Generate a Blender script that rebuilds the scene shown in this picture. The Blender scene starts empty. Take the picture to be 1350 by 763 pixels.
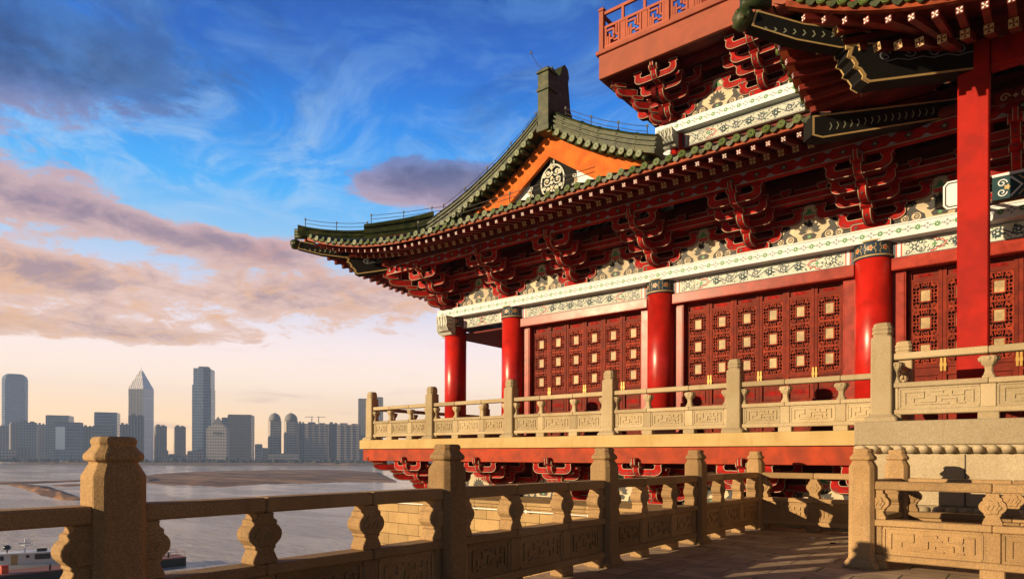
import bpy, bmesh, math, random
from mathutils import Vector, Matrix
R = math.radians
rnd = random.Random(7)
sc = bpy.context.scene
COL = sc.collection

# ------------------------------------------------------------------ camera
YAW, EYE = R(38.75), 1.46
cam = bpy.data.cameras.new('camera')
cam_o = bpy.data.objects.new('camera', cam); COL.objects.link(cam_o)
cam.sensor_width = 36.0; cam.sensor_fit = 'HORIZONTAL'
cam.lens = 36.0 * 871 / 1350
cam.shift_y = (601 - 381.5) / 1350
cam.clip_start = 0.05; cam.clip_end = 20000
cam_o.matrix_world = (Matrix.Translation((0, 0, EYE)) @ Matrix.Rotation(YAW, 4, 'Z')
                      @ Matrix.Rotation(R(90), 4, 'X') @ Matrix.Rotation(R(0.17), 4, 'Z'))
sc.camera = cam_o

# ------------------------------------------------------------------ sun, exposure
SUN_EL = R(12.3)
SD = Vector((0.50, 0.87, 0)).normalized() * math.cos(SUN_EL) + Vector((0, 0, -math.sin(SUN_EL)))
sun = bpy.data.lights.new('sun', 'SUN'); sun.energy = 5.0; sun.angle = R(0.5); sun.color = (1.0, 0.76, 0.46)
sun_o = bpy.data.objects.new('sun', sun); COL.objects.link(sun_o)
sun_o.rotation_euler = SD.to_track_quat('-Z', 'Y').to_euler()
sun_o.location = (-20, -40, 30)
vs = sc.view_settings
vs.view_transform = 'Standard'; vs.look = 'None'; vs.gamma = 1.0; vs.exposure = 0.80; vs.use_curve_mapping = False
sc.cycles.use_denoising = True
sc.cycles.max_bounces = 6; sc.cycles.diffuse_bounces = 3; sc.cycles.volume_bounces = 0
sc.cycles.use_adaptive_sampling = True; sc.cycles.adaptive_threshold = 0.01

def lin(r, g, b, a=1.0):
    f = lambda c: (c / 255 / 12.92) if c <= 10.31 else ((c / 255 + 0.055) / 1.055) ** 2.4
    return (f(r), f(g), f(b), a)

class NT:
    """small helper to write node trees"""
    def __init__(s, tree):
        s.t = tree; s.n = tree.nodes; s.l = tree.links
    def new(s, kind, **kw):
        n = s.n.new(kind)
        for k, v in kw.items(): setattr(n, k, v)
        return n
    def put(s, sock, v):
        if isinstance(v, bpy.types.NodeSocket): s.l.new(v, sock)
        else: sock.default_value = v
    def m(s, op, a, b=None, c=None, clamp=False):
        n = s.new('ShaderNodeMath', operation=op, use_clamp=clamp)
        for i, v in enumerate((a, b, c)):
            if v is not None: s.put(n.inputs[i], v)
        return n.outputs[0]
    def mix(s, f, a, b, mode='MIX'):
        n = s.new('ShaderNodeMix', data_type='RGBA', blend_type=mode)
        s.put(n.inputs['Factor'], f); s.put(n.inputs[6], a); s.put(n.inputs[7], b)
        return n.outputs[2]
    def noise(s, vec, scale, detail=4, rough=0.55, dist=0.0):
        n = s.new('ShaderNodeTexNoise')
        if vec is not None: s.put(n.inputs['Vector'], vec)
        n.inputs['Scale'].default_value = scale; n.inputs['Detail'].default_value = detail
        n.inputs['Roughness'].default_value = rough; n.inputs['Distortion'].default_value = dist
        return n.outputs[0]
    def ramp(s, f, stops, interp='LINEAR'):
        n = s.new('ShaderNodeValToRGB'); cr = n.color_ramp; cr.interpolation = interp
        while len(cr.elements) < len(stops): cr.elements.new(0.5)
        for e, (p, c) in zip(cr.elements, stops):
            e.position = p; e.color = c if len(c) == 4 else (*c, 1)
        s.put(n.inputs[0], f)
        return n.outputs[0]
    def smooth(s, v, a, b):
        n = s.new('ShaderNodeMapRange', interpolation_type='SMOOTHSTEP')
        s.put(n.inputs['Value'], v)
        n.inputs['From Min'].default_value = a; n.inputs['From Max'].default_value = b
        return n.outputs[0]
    def comb(s, x, y, z):
        n = s.new('ShaderNodeCombineXYZ')
        for i, v in enumerate((x, y, z)): s.put(n.inputs[i], v)
        return n.outputs[0]
    def sep(s, v):
        n = s.new('ShaderNodeSeparateXYZ'); s.put(n.inputs[0], v); return n.outputs

# ------------------------------------------------------------------ world: evening sky with clouds
w = bpy.data.worlds.new('World'); sc.world = w; w.use_nodes = True
t = NT(w.node_tree); t.n.clear()
out = t.new('ShaderNodeOutputWorld'); bg = t.new('ShaderNodeBackground')
tc = t.new('ShaderNodeTexCoord'); D = tc.outputs['Generated']
dx, dy, dz = t.sep(D)[0:3]
zc = t.m('MAXIMUM', dz, 0.0)
# azimuth measured from a fixed compass direction over the river
ca, sa = math.cos(YAW), math.sin(YAW)
ax = t.m('ADD', t.m('MULTIPLY', dx, ca), t.m('MULTIPLY', dy, sa))
ay = t.m('ADD', t.m('MULTIPLY', dx, -sa), t.m('MULTIPLY', dy, ca))
az = t.m('ARCTAN2', ax, ay)
el = t.m('ARCSINE', dz)
base = t.ramp(zc, [(0.0, (1.62, 1.00, 0.48, 1)), (0.06, (1.52, 1.04, 0.62, 1)), (0.11, (1.36, 1.06, 0.86, 1)),
                   (0.16, (1.14, 0.95, 0.94, 1)), (0.21, lin(228, 226, 246)), (0.30, lin(142, 200, 246)),
                   (0.355, lin(62, 176, 252)), (0.43, lin(10, 142, 240)), (0.50, lin(2, 104, 208)), (0.60, lin(0, 66, 156)), (1.0, lin(2, 30, 84))])
q = t.m('ADD', zc, 0.16)
P = t.comb(t.m('DIVIDE', dx, q), t.m('DIVIDE', dy, q), 0.37)
n1 = t.noise(P, 1.3, 9, 0.60, 0.5)
n2 = t.noise(P, 5.6, 10, 0.68, 0.35)
n3 = t.noise(P, 4.2, 9, 0.66, 1.1)
n4 = t.noise(P, 1.1, 3, 0.5, 0.3)
def sky_pt(px, py):
    x, y = (px - 675) / 871, (600 - py) / 871
    return math.atan(x), math.atan2(y, math.hypot(1, x))
lobes = None
for px, py, sx, sz, amp in [(575, 245, .20, .036, .56), (20, 252, .13, .040, .27), (430, 392, .26, .040, .34), (270, 318, .12, .022, .30),
                            (60, 432, .28, .028, .34), (40, 358, .10, .030, .42), (330, 478, .34, .018, -.3), (300, 200, .30, .06, -.12),
                            (130, 286, .10, .016, .14), (10, 100, .28, .12, .40), (235, 228, .17, .045, -.34), (520, 325, .12, .02, -.2), (380, 330, .1, .02, .2), (150, 335, .12, .016, -.16)]:
    a0, e0 = sky_pt(px, py)
    u = t.m('DIVIDE', t.m('SUBTRACT', az, a0), sx); v = t.m('DIVIDE', t.m('SUBTRACT', el, e0), sz)
    g = t.m('MULTIPLY', t.m('EXPONENT', t.m('MULTIPLY', t.m('ADD', t.m('MULTIPLY', u, u), t.m('MULTIPLY', v, v)), -1.0)), amp)
    lobes = g if lobes is None else t.m('ADD', lobes, g)
body = t.m('ADD', t.m('ADD', t.m('MULTIPLY', n1, 0.42), t.m('MULTIPLY', n2, 0.74)), lobes)
lowmask = t.m('MULTIPLY', t.smooth(zc, 0.085, 0.16), t.m('SUBTRACT', 1.0, t.smooth(zc, 0.44, 0.62)))
cov = t.m('MULTIPLY', t.smooth(body, 0.71, 0.83), lowmask)
core = t.smooth(body, 0.80, 1.06)
lowcol = t.mix(core, lin(244, 200, 180), lin(176, 138, 138))
lowcol = t.mix(t.m('MULTIPLY', t.smooth(n3, 0.44, 0.66), 0.8), lowcol, lin(246, 184, 128))
hicol = t.mix(core, lin(214, 172, 168), lin(150, 118, 136))
hicol = t.mix(t.m('MULTIPLY', t.smooth(n3, 0.5, 0.7), 0.5), hicol, lin(222, 150, 140))
topcol = t.mix(core, lin(52, 108, 180), lin(16, 56, 116))
ccol = t.mix(t.smooth(zc, 0.20, 0.31), lowcol, hicol)
ccol = t.mix(t.smooth(zc, 0.31, 0.44), ccol, topcol)
sky = t.mix(t.m('MULTIPLY', cov, 0.92), base, ccol)
wisp = t.m('MULTIPLY', t.m('MULTIPLY', t.smooth(n3, 0.42, 0.70), t.smooth(zc, 0.24, 0.34)), t.m('ADD', 0.18, t.m('MULTIPLY', t.smooth(n4, 0.36, 0.62), 0.52)))
wisp = t.m('MULTIPLY', wisp, t.m('SUBTRACT', 1.0, t.m('MULTIPLY', cov, 0.8)))
sky = t.mix(wisp, sky, t.mix(t.smooth(zc, 0.36, 0.56), lin(172, 208, 244), lin(86, 150, 216)))
dk = t.m('MULTIPLY', t.m('MULTIPLY', t.smooth(t.noise(P, 2.4, 8, 0.62, 0.8), 0.48, 0.68), t.smooth(zc, 0.36, 0.5)), 0.45)
sky = t.mix(dk, sky, lin(10, 62, 132))
thin = t.m('MULTIPLY', t.m('MULTIPLY', t.smooth(t.noise(t.comb(t.m('MULTIPLY', az, 3.0), t.m('MULTIPLY', el, 26.0), 0.0), 1.6, 5, 0.55, 0.4), 0.56, 0.72),
           t.m('SUBTRACT', 1.0, t.smooth(zc, 0.10, 0.2))), 0.4)
sky = t.mix(thin, sky, lin(226, 180, 168))
nis = t.new('ShaderNodeTexSky', sky_type='NISHITA')
nis.sun_disc = False; nis.sun_elevation = SUN_EL
nis.sun_rotation = math.atan2(-SD.x, -SD.y)
# unseen sky behind the viewer and overhead is dimmed to deepen the shade
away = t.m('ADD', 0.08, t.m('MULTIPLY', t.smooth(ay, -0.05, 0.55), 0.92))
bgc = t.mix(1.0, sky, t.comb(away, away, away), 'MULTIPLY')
b2 = t.new('ShaderNodeBackground')
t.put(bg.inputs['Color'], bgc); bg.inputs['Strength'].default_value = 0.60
t.put(b2.inputs['Color'], nis.outputs[0]); b2.inputs['Strength'].default_value = 0.006
ad = t.new('ShaderNodeAddShader')
t.l.new(bg.outputs[0], ad.inputs[0]); t.l.new(b2.outputs[0], ad.inputs[1]); t.l.new(ad.outputs[0], out.inputs['Surface'])

# ------------------------------------------------------------------ materials
def mat(name, fn):
    m = bpy.data.materials.new(name); m.use_nodes = True
    k = NT(m.node_tree); b = k.n['Principled BSDF']
    fn(k, b); return m
def paint(name, col, rough=0.45, var=0.18, wear=None, bump=0.02, spec=0.5, scale=1.0):
    def f(k, b):
        g = k.new('ShaderNodeNewGeometry').outputs['Position']
        n = k.noise(g, 2.3 * scale, 6, 0.6, 0.3)
        dark = tuple(c * (1 - var * 1.6) for c in col[:3]); lite = tuple(min(1, c * (1 + var)) for c in col[:3])
        c = k.mix(k.smooth(n, 0.3, 0.7), (*dark, 1), (*lite, 1))
        if wear:
            st = k.new('ShaderNodeMapping'); st.inputs['Scale'].default_value = (5, 5, 0.5); k.put(st.inputs[0], g)
            wn = k.noise(st.outputs[0], 1.6, 7, 0.7)
            c = k.mix(k.m('MULTIPLY', k.smooth(wn, 0.56, 0.74), wear[1]), c, (*wear[0], 1))
        rn = k.m('ADD', 0.86, k.m('MULTIPLY', k.new('ShaderNodeObjectInfo').outputs['Random'], 0.28))
        c = k.mix(1.0, c, k.comb(rn, rn, rn), 'MULTIPLY')
        k.put(b.inputs['Base Color'], c)
        fine = k.noise(g, 45 * scale, 4)
        k.put(b.inputs['Roughness'], k.m('ADD', rough - 0.06, k.m('MULTIPLY', n, 0.14)))
        b.inputs['Specular IOR Level'].default_value = spec
        if bump:
            bp = k.new('ShaderNodeBump'); bp.inputs['Strength'].default_value = 0.35; bp.inputs['Distance'].default_value = bump
            k.put(bp.inputs['Height'], k.m('ADD', k.m('MULTIPLY', n, 0.4), k.m('MULTIPLY', fine, 0.15)))
            k.l.new(bp.outputs[0], b.inputs['Normal'])
    return mat(name, f)
def stone(name, a, bcol, speck=0.5, stain=(0.16, 0.11, 0.07), stain_amt=0.5, courses=None, rough=0.85):
    def f(k, b):
        g = k.new('ShaderNodeNewGeometry').outputs['Position']
        n = k.noise(g, 1.1, 6, 0.6, 0.2); f1 = k.noise(g, 78, 3, 0.8); f2 = k.noise(g, 120, 2, 0.7)
        c = k.mix(k.smooth(n, 0.32, 0.68), (*a, 1), (*bcol, 1))
        sp = k.smooth(f1, 0.38, 0.60)
        c = k.mix(k.m('MULTIPLY', k.m('SUBTRACT', 1.0, sp), speck), c, tuple(x * 0.42 for x in a) + (1,))
        c = k.mix(k.m('MULTIPLY', k.smooth(f2, 0.55, 0.72), speck * 0.5), c, tuple(min(1, x * 1.35) for x in a) + (1,))
        st = k.new('ShaderNodeMapping'); st.inputs['Scale'].default_value = (3.2, 3.2, 0.7); k.put(st.inputs[0], g)
        s_ = k.smooth(k.noise(st.outputs[0], 1.3, 7, 0.68, 0.5), 0.5, 0.76)
        c = k.mix(k.m('MULTIPLY', s_, stain_amt), c, (*stain, 1))
        rn = k.m('ADD', 0.80, k.m('MULTIPLY', k.new('ShaderNodeObjectInfo').outputs['Random'], 0.38))
        c = k.mix(1.0, c, k.comb(rn, k.m('MULTIPLY', rn, 0.99), k.m('MULTIPLY', rn, 0.97)), 'MULTIPLY')
        h = k.m('ADD', k.m('MULTIPLY', f1, 0.45), k.m('MULTIPLY', n, 0.6))
        if courses:
            bw, bh = courses
            x, y, z = k.sep(g)[0:3]
            br = k.new('ShaderNodeTexBrick'); br.offset = 0.5
            k.put(br.inputs['Vector'], k.comb(k.m('ADD', x, k.m('MULTIPLY', y, 0.999)), z, 0.0))
            br.inputs['Scale'].default_value = 1.0; br.inputs['Brick Width'].default_value = bw; br.inputs['Row Height'].default_value = bh
            br.inputs['Mortar Size'].default_value = 0.010; br.inputs['Mortar Smooth'].default_value = 0.3
            br.inputs['Color1'].default_value = (0.82, 0.82, 0.82, 1); br.inputs['Color2'].default_value = (1.1, 1.08, 1.04, 1)
            br.inputs['Mortar'].default_value = (0.3, 0.27, 0.24, 1)
            c = k.mix(1.0, c, br.outputs['Color'], 'MULTIPLY')
            h = k.m('SUBTRACT', h, k.m('MULTIPLY', br.outputs['Fac'], 1.4))
        k.put(b.inputs['Base Color'], c); b.inputs['Roughness'].default_value = rough
        b.inputs['Specular IOR Level'].default_value = 0.3
        bp = k.new('ShaderNodeBump'); bp.inputs['Strength'].default_value = 0.5; bp.inputs['Distance'].default_value = 0.012
        k.put(bp.inputs['Height'], h); k.l.new(bp.outputs[0], b.inputs['Normal'])
    return mat(name, f)
def plain(name, col, rough=0.6, metal=0.0, spec=0.5):
    def f(k, b):
        g = k.new('ShaderNodeNewGeometry').outputs['Position']
        n = k.noise(g, 9, 5, 0.6)
        k.put(b.inputs['Base Color'], k.mix(n, tuple(c * 0.72 for c in col) + (1,), tuple(min(1, c * 1.22) for c in col) + (1,)))
        b.inputs['Roughness'].default_value = rough; b.inputs['Metallic'].default_value = metal
        b.inputs['Specular IOR Level'].default_value = spec
    return mat(name, f)

M = {}
M['stone'] = stone('granite', (0.48, 0.31, 0.15), (0.36, 0.22, 0.10), 0.75)
M['pale'] = stone('pale_granite', (0.52, 0.42, 0.27), (0.43, 0.33, 0.19), 0.6, (0.25, 0.17, 0.09), 0.35)
M['slab'] = stone('yellowed_stone', (0.48, 0.35, 0.16), (0.40, 0.28, 0.115), 0.22, (0.30, 0.18, 0.07), 0.5)
M['ashlar'] = stone('ashlar', (0.52, 0.36, 0.17), (0.42, 0.28, 0.13), 0.4, (0.2, 0.13, 0.07), 0.5, (0.95, 0.36))
M['podium'] = stone('podium_stone', (0.47, 0.385, 0.26), (0.40, 0.32, 0.20), 0.6, (0.24, 0.17, 0.09), 0.4)
def paver(k, b):
    g = k.new('ShaderNodeNewGeometry').outputs['Position']
    br = k.new('ShaderNodeTexBrick'); br.offset = 0.5; k.put(br.inputs['Vector'], g)
    br.inputs['Scale'].default_value = 1.0; br.inputs['Brick Width'].default_value = 0.9; br.inputs['Row Height'].default_value = 0.45
    br.inputs['Mortar Size'].default_value = 0.012; br.inputs['Mortar Smooth'].default_value = 0.2
    br.inputs['Color1'].default_value = (0.36, 0.25, 0.155, 1); br.inputs['Color2'].default_value = (0.52, 0.38, 0.25, 1)
    br.inputs['Mortar'].default_value = (0.07, 0.055, 0.045, 1)
    n = k.noise(g, 2.2, 8, 0.65, 0.3); f1 = k.noise(g, 60, 3, 0.7)
    c = k.mix(k.m('MULTIPLY', k.smooth(n, 0.42, 0.72), 0.6), br.outputs['Color'], (0.12, 0.09, 0.07, 1))
    k.put(b.inputs['Base Color'], c)
    k.put(b.inputs['Roughness'], k.m('ADD', 0.55, k.m('MULTIPLY', n, 0.4)))
    bp = k.new('ShaderNodeBump'); bp.inputs['Strength'].default_value = 0.7; bp.inputs['Distance'].default_value = 0.02
    k.put(bp.inputs['Height'], k.m('SUBTRACT', k.m('ADD', k.m('MULTIPLY', f1, 0.35), k.m('MULTIPLY', n, 0.7)), br.outputs['Fac']))
    k.l.new(bp.outputs[0], b.inputs['Normal'])
M['paver'] = mat('paving_stone', paver)
M['red'] = paint('glossy_red_paint', (0.42, 0.013, 0.008), 0.32, 0.16, ((0.30, 0.012, 0.008), 0.5), 0.004, 0.5)
M['pillar'] = paint('pillar_red_paint', (0.37, 0.012, 0.006), 0.6, 0.16, ((0.28, 0.014, 0.008), 0.55), 0.004, 0.15)
M['beamred'] = paint('slab_red_paint', (0.36, 0.040, 0.007), 0.7, 0.22, ((0.26, 0.02, 0.008), 0.6), 0.006, 0.3)
M['brown'] = paint('balcony_red_paint', (0.34, 0.080, 0.042), 0.65, 0.10, ((0.34, 0.06, 0.03), 0.3), 0.006, 0.3)
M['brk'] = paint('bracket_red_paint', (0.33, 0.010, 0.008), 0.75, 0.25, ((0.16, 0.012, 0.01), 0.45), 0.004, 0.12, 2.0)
M['brk_shade'] = paint('bracket_shade_paint', (0.10, 0.005, 0.005), 0.8, 0.25, ((0.06, 0.006, 0.006), 0.5), 0.004, 0.06, 2.0)  # darker copy of the bracket red; shade between the arms put into its colour
M['door'] = paint('door_red_lacquer', (0.17, 0.019, 0.008), 0.62, 0.22, ((0.17, 0.012, 0.008), 0.5), 0.004, 0.15, 2.0)
M['fret'] = paint('fret_red_lacquer', (0.24, 0.030, 0.012), 0.6, 0.25, ((0.13, 0.012, 0.008), 0.5), 0.004, 0.13, 3.0)
M['jamb'] = paint('jamb_red_lacquer', (0.30, 0.034, 0.020), 0.30, 0.20, ((0.38, 0.06, 0.035), 0.4), 0.004, 0.17, 1.5)
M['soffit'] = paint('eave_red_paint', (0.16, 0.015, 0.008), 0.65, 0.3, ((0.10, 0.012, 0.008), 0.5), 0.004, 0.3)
M['orange'] = paint('gable_orange_paint', (0.64, 0.14, 0.018), 0.75, 0.2, ((0.40, 0.065, 0.012), 0.65), 0.006, 0.2)
M['trim'] = plain('pale_green_outline', (0.34, 0.37, 0.25), 0.6)
M['white'] = paint('white_painted_beam', (0.68, 0.71, 0.74), 0.55, 0.05, ((0.46, 0.42, 0.36), 0.5), 0.003, 0.3)
M['cream'] = paint('cream_paint', (0.50, 0.52, 0.45), 0.55, 0.08, ((0.45, 0.33, 0.18), 0.35), 0.003, 0.3)
M['tan'] = paint('tan_board_paint', (0.52, 0.43, 0.29), 0.6, 0.12, ((0.3, 0.19, 0.10), 0.4), 0.003, 0.3)
M['dark'] = plain('dark_outline', (0.022, 0.020, 0.018), 0.6)
M['umber'] = plain('umber_paint', (0.07, 0.045, 0.025), 0.6)
M['navy'] = plain('navy_paint', (0.025, 0.045, 0.075), 0.5)
M['teal'] = plain('teal_paint', (0.014, 0.05, 0.06), 0.6, 0.0, 0.2)
M['green'] = plain('leaf_green_paint', (0.05, 0.22, 0.07), 0.5)
M['grey'] = plain('blue_grey_paint', (0.24, 0.27, 0.33), 0.6)
M['gold'] = plain('gold_paint', (0.52, 0.36, 0.15), 0.45)
M['bred'] = plain('motif_red_paint', (0.45, 0.05, 0.03), 0.5)
M['brass'] = plain('brass_plate', (0.42, 0.25, 0.05), 0.5, 0.3)
M['black'] = plain('black_lacquer', (0.012, 0.011, 0.010), 0.8, 0.0, 0.12)
M['pane'] = paint('papered_pane', (0.40, 0.28, 0.13), 0.5, 0.2, ((0.27, 0.17, 0.07), 0.7), 0.003, 0.4, 3.0)
M['wire'] = plain('iron_wire', (0.03, 0.026, 0.024), 0.6)
M['steel'] = plain('white_pipe', (0.75, 0.72, 0.66), 0.4)
def glaze(k, b):
    g = k.new('ShaderNodeNewGeometry').outputs['Position']
    n = k.noise(g, 4.0, 6, 0.65, 0.3); f = k.noise(g, 26, 4, 0.7)
    c = k.ramp(n, [(0.34, (0.010, 0.018, 0.005, 1)), (0.5, (0.028, 0.042, 0.010, 1)), (0.66, (0.075, 0.072, 0.020, 1))])
    c = k.mix(k.m('MULTIPLY', k.smooth(f, 0.52, 0.7), 0.6), c, (0.055, 0.042, 0.022, 1))
    k.put(b.inputs['Base Color'], c); k.put(b.inputs['Roughness'], k.m('ADD', 0.30, k.m('MULTIPLY', f, 0.35))); b.inputs['Specular IOR Level'].default_value = 0.3
    bp = k.new('ShaderNodeBump'); bp.inputs['Strength'].default_value = 0.4; bp.inputs['Distance'].default_value = 0.02
    k.put(bp.inputs['Height'], k.m('ADD', n, k.m('MULTIPLY', f, 0.4))); k.l.new(bp.outputs[0], b.inputs['Normal'])
M['tile'] = mat('green_glazed_tile', glaze)
M['disc'] = plain('tile_end_glaze', (0.12, 0.18, 0.040), 0.35)

# ------------------------------------------------------------------ mesh helpers
class MB:
    def __init__(s): s.v = []; s.f = []; s.mi = []; s.sm = []
    def add(s, vs_, fs, m=0, smooth=False):
        o = len(s.v); s.v.extend([tuple(p) for p in vs_])
        for f in fs: s.f.append([o + i for i in f]); s.mi.append(m); s.sm.append(smooth)
    def box(s, x0, x1, y0, y1, z0, z1, m=0):
        s.add([(x0, y0, z0), (x1, y0, z0), (x1, y1, z0), (x0, y1, z0), (x0, y0, z1), (x1, y0, z1), (x1, y1, z1), (x0, y1, z1)],
              [(3, 2, 1, 0), (4, 5, 6, 7), (0, 1, 5, 4), (1, 2, 6, 5), (2, 3, 7, 6), (3, 0, 4, 7)], m)
    def quad(s, a, b, c, d, m=0): s.add([a, b, c, d], [(0, 1, 2, 3)], m)
    def loft(s, rings, m=0, smooth=False, cap=True, closed=True):
        n = len(rings[0]); vs_ = [p for r in rings for p in r]; fs = []
        for i in range(len(rings) - 1):
            for j in range(n if closed else n - 1):
                k = (j + 1) % n
                fs.append((i * n + j, i * n + k, (i + 1) * n + k, (i + 1) * n + j))
        if cap:
            fs.append(tuple(range(n))[::-1]); fs.append(tuple((len(rings) - 1) * n + j for j in range(n)))
        s.add(vs_, fs, m, smooth)
    def lathe(s, prof, c=(0, 0, 0), n=24, m=0, smooth=True):
        s.loft([[(c[0] + r * math.cos(2 * math.pi * j / n), c[1] + r * math.sin(2 * math.pi * j / n), c[2] + z) for j in range(n)] for r, z in prof], m, smooth)
    def tube(s, pts, r, n=6, m=0):
        pts = [Vector(p) for p in pts]; rings = []
        for i, p in enumerate(pts):
            d = (pts[min(i + 1, len(pts) - 1)] - pts[max(i - 1, 0)]).normalized()
            a = d.cross(Vector((0, 0, 1)))
            a = a.normalized() if a.length > 1e-4 else Vector((1, 0, 0))
            b_ = d.cross(a)
            rr = r[i] if isinstance(r, (list, tuple)) else r
            rings.append([p + a * rr * math.cos(2 * math.pi * j / n) + b_ * rr * math.sin(2 * math.pi * j / n) for j in range(n)])
        s.loft(rings, m, True)
    # flat ornament drawn on a surface through a map F(u, v, w)
    def poly(s, pts, F, w_=0.0, m=0): s.add([F(u, v, w_) for u, v in pts], [tuple(range(len(pts)))], m)
    def ribbon(s, pts, wd, F, w_=0.0, m=0, taper=False):
        L = []; n = len(pts)
        for i in range(n):
            a = pts[max(i - 1, 0)]; b_ = pts[min(i + 1, n - 1)]
            d = (b_[0] - a[0], b_[1] - a[1]); q_ = math.hypot(*d) or 1
            h = wd / 2 * ((1 - 0.75 * i / (n - 1)) if taper else 1)
            nx, ny = -d[1] / q_ * h, d[0] / q_ * h
            L.append(F(pts[i][0] + nx, pts[i][1] + ny, w_)); L.append(F(pts[i][0] - nx, pts[i][1] - ny, w_))
        s.add(L, [(2 * i, 2 * i + 1, 2 * i + 3, 2 * i + 2) for i in range(n - 1)], m)
    def bar(s, a, b_, wd, F, w0, w1, m=0):
        d = (b_[0] - a[0], b_[1] - a[1]); q_ = math.hypot(*d) or 1; nx, ny = -d[1] / q_ * wd / 2, d[0] / q_ * wd / 2
        p = [(a[0] + nx, a[1] + ny), (b_[0] + nx, b_[1] + ny), (b_[0] - nx, b_[1] - ny), (a[0] - nx, a[1] - ny)]
        s.add([F(u, v, w0) for u, v in p] + [F(u, v, w1) for u, v in p],
              [(0, 1, 2, 3), (7, 6, 5, 4), (0, 4, 5, 1), (1, 5, 6, 2), (2, 6, 7, 3), (3, 7, 4, 0)], m)
    def plate(s, pts, F, w0, w1, face=0, trim=None, edge=None, a=0.012, b=0.030, back=True):
        """extruded outline; with trim an outline line runs inside the edge of each face"""
        edge = face if edge is None else edge; n = len(pts)
        s.add([F(u, v, w0) for u, v in pts] + [F(u, v, w1) for u, v in pts],
              [(i, (i + 1) % n, n + (i + 1) % n, n + i) for i in range(n)], edge)
        for wv in ((w0, w1) if back else (w1,)):
            if trim is None: s.poly(pts, F, wv, face)
            else:
                A, B = inset(pts, a), inset(pts, b)
                s.add([F(u, v, wv) for u, v in pts] + [F(u, v, wv) for u, v in A], [(i, (i + 1) % n, n + (i + 1) % n, n + i) for i in range(n)], edge)
                s.add([F(u, v, wv) for u, v in A] + [F(u, v, wv) for u, v in B], [(i, (i + 1) % n, n + (i + 1) % n, n + i) for i in range(n)], trim)
                s.poly(B, F, wv, face)
    def mesh(s, name, mats, bevel=0.0, fix=False):
        me = bpy.data.meshes.new(name); me.from_pydata(s.v, [], s.f)
        for m_ in mats: me.materials.append(M[m_] if isinstance(m_, str) else m_)
        me.polygons.foreach_set('material_index', s.mi); me.polygons.foreach_set('use_smooth', s.sm)
        if bevel or fix:
            bm = bmesh.new(); bm.from_mesh(me)
            bmesh.ops.remove_doubles(bm, verts=bm.verts, dist=1e-5)
            bmesh.ops.recalc_face_normals(bm, faces=bm.faces)
            if bevel:
                es = [e for e in bm.edges if len(e.link_faces) == 2 and e.calc_face_angle(0) > R(28)]
                bmesh.ops.bevel(bm, geom=es, offset=bevel, segments=1, affect='EDGES', profile=0.5, clamp_overlap=True)
            bm.to_mesh(me); bm.free()
        me.update(); return me
def inset(pts, d):
    n = len(pts); A = sum(pts[i][0] * pts[(i + 1) % n][1] - pts[(i + 1) % n][0] * pts[i][1] for i in range(n))
    sg = 1 if A > 0 else -1; o = []
    for i in range(n):
        p0, p1, p2 = pts[i - 1], pts[i], pts[(i + 1) % n]
        e1 = (p1[0] - p0[0], p1[1] - p0[1]); e2 = (p2[0] - p1[0], p2[1] - p1[1])
        l1, l2 = math.hypot(*e1) or 1e-6, math.hypot(*e2) or 1e-6
        n1_ = (-e1[1] / l1 * sg, e1[0] / l1 * sg); n2_ = (-e2[1] / l2 * sg, e2[0] / l2 * sg)
        bx, by = n1_[0] + n2_[0], n1_[1] + n2_[1]; bl = math.hypot(bx, by) or 1e-6; bx /= bl; by /= bl
        k = d / max(0.45, bx * n1_[0] + by * n1_[1])
        o.append((p1[0] + bx * k, p1[1] + by * k))
    return o
def arc(cx, cy, r, a0, a1, n, ry=None):
    ry = r if ry is None else ry
    return [(cx + r * math.cos(R(a0 + (a1 - a0) * i / n)), cy + ry * math.sin(R(a0 + (a1 - a0) * i / n))) for i in range(n + 1)]
def spiral(cx, cy, r0, r1, a0, turns, n=14):
    return [(cx + (r0 + (r1 - r0) * i / n) * math.cos(R(a0) + 2 * math.pi * turns * i / n),
             cy + (r0 + (r1 - r0) * i / n) * math.sin(R(a0) + 2 * math.pi * turns * i / n)) for i in range(n + 1)]
def flower(cx, cy, r, k, n=None, depth=0.35):
    n = n or k * 4
    return [(cx + r * (1 - depth * (0.5 - 0.5 * math.cos(2 * math.pi * k * i / n))) * math.cos(2 * math.pi * i / n),
             cy + r * (1 - depth * (0.5 - 0.5 * math.cos(2 * math.pi * k * i / n))) * math.sin(2 * math.pi * i / n)) for i in range(n)]
FX = lambda y: (lambda u, v, w_: (u, y - w_, v))       # face towards -Y
FS = lambda x: (lambda u, v, w_: (x - w_, u, v))       # face towards -X (u runs along Y)

# ------------------------------------------------------------------ objects
def tag(o, label, cat, group=None, kind=None):
    o['label'] = label; o['category'] = cat
    if group: o['group'] = group
    if kind: o['kind'] = kind
    return o
def thing(name, label, cat, loc=(0, 0, 0), rz=0, group=None):
    o = bpy.data.objects.new(name, None); COL.objects.link(o); o.location = loc; o.rotation_euler = (0, 0, rz)
    o.empty_display_size = 0.2
    return tag(o, label, cat, group)
def part(name, me, parent, loc=(0, 0, 0), rot=(0, 0, 0), scale=(1, 1, 1), label=None, world=False):
    o = bpy.data.objects.new(name, me); COL.objects.link(o); o.parent = parent
    o.location = loc; o.rotation_euler = rot; o.scale = scale
    if world: o.matrix_parent_inverse = Matrix.Translation(-Vector(parent.location))
    if label: o['label'] = label
    return o
def solo(name, me, label=None, cat=None, loc=(0, 0, 0), rz=0, group=None, kind=None):
    o = bpy.data.objects.new(name, me); COL.objects.link(o); o.location = loc; o.rotation_euler = (0, 0, rz)
    if label: tag(o, label, cat, group)
    if kind: o['kind'] = kind
    return o

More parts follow.
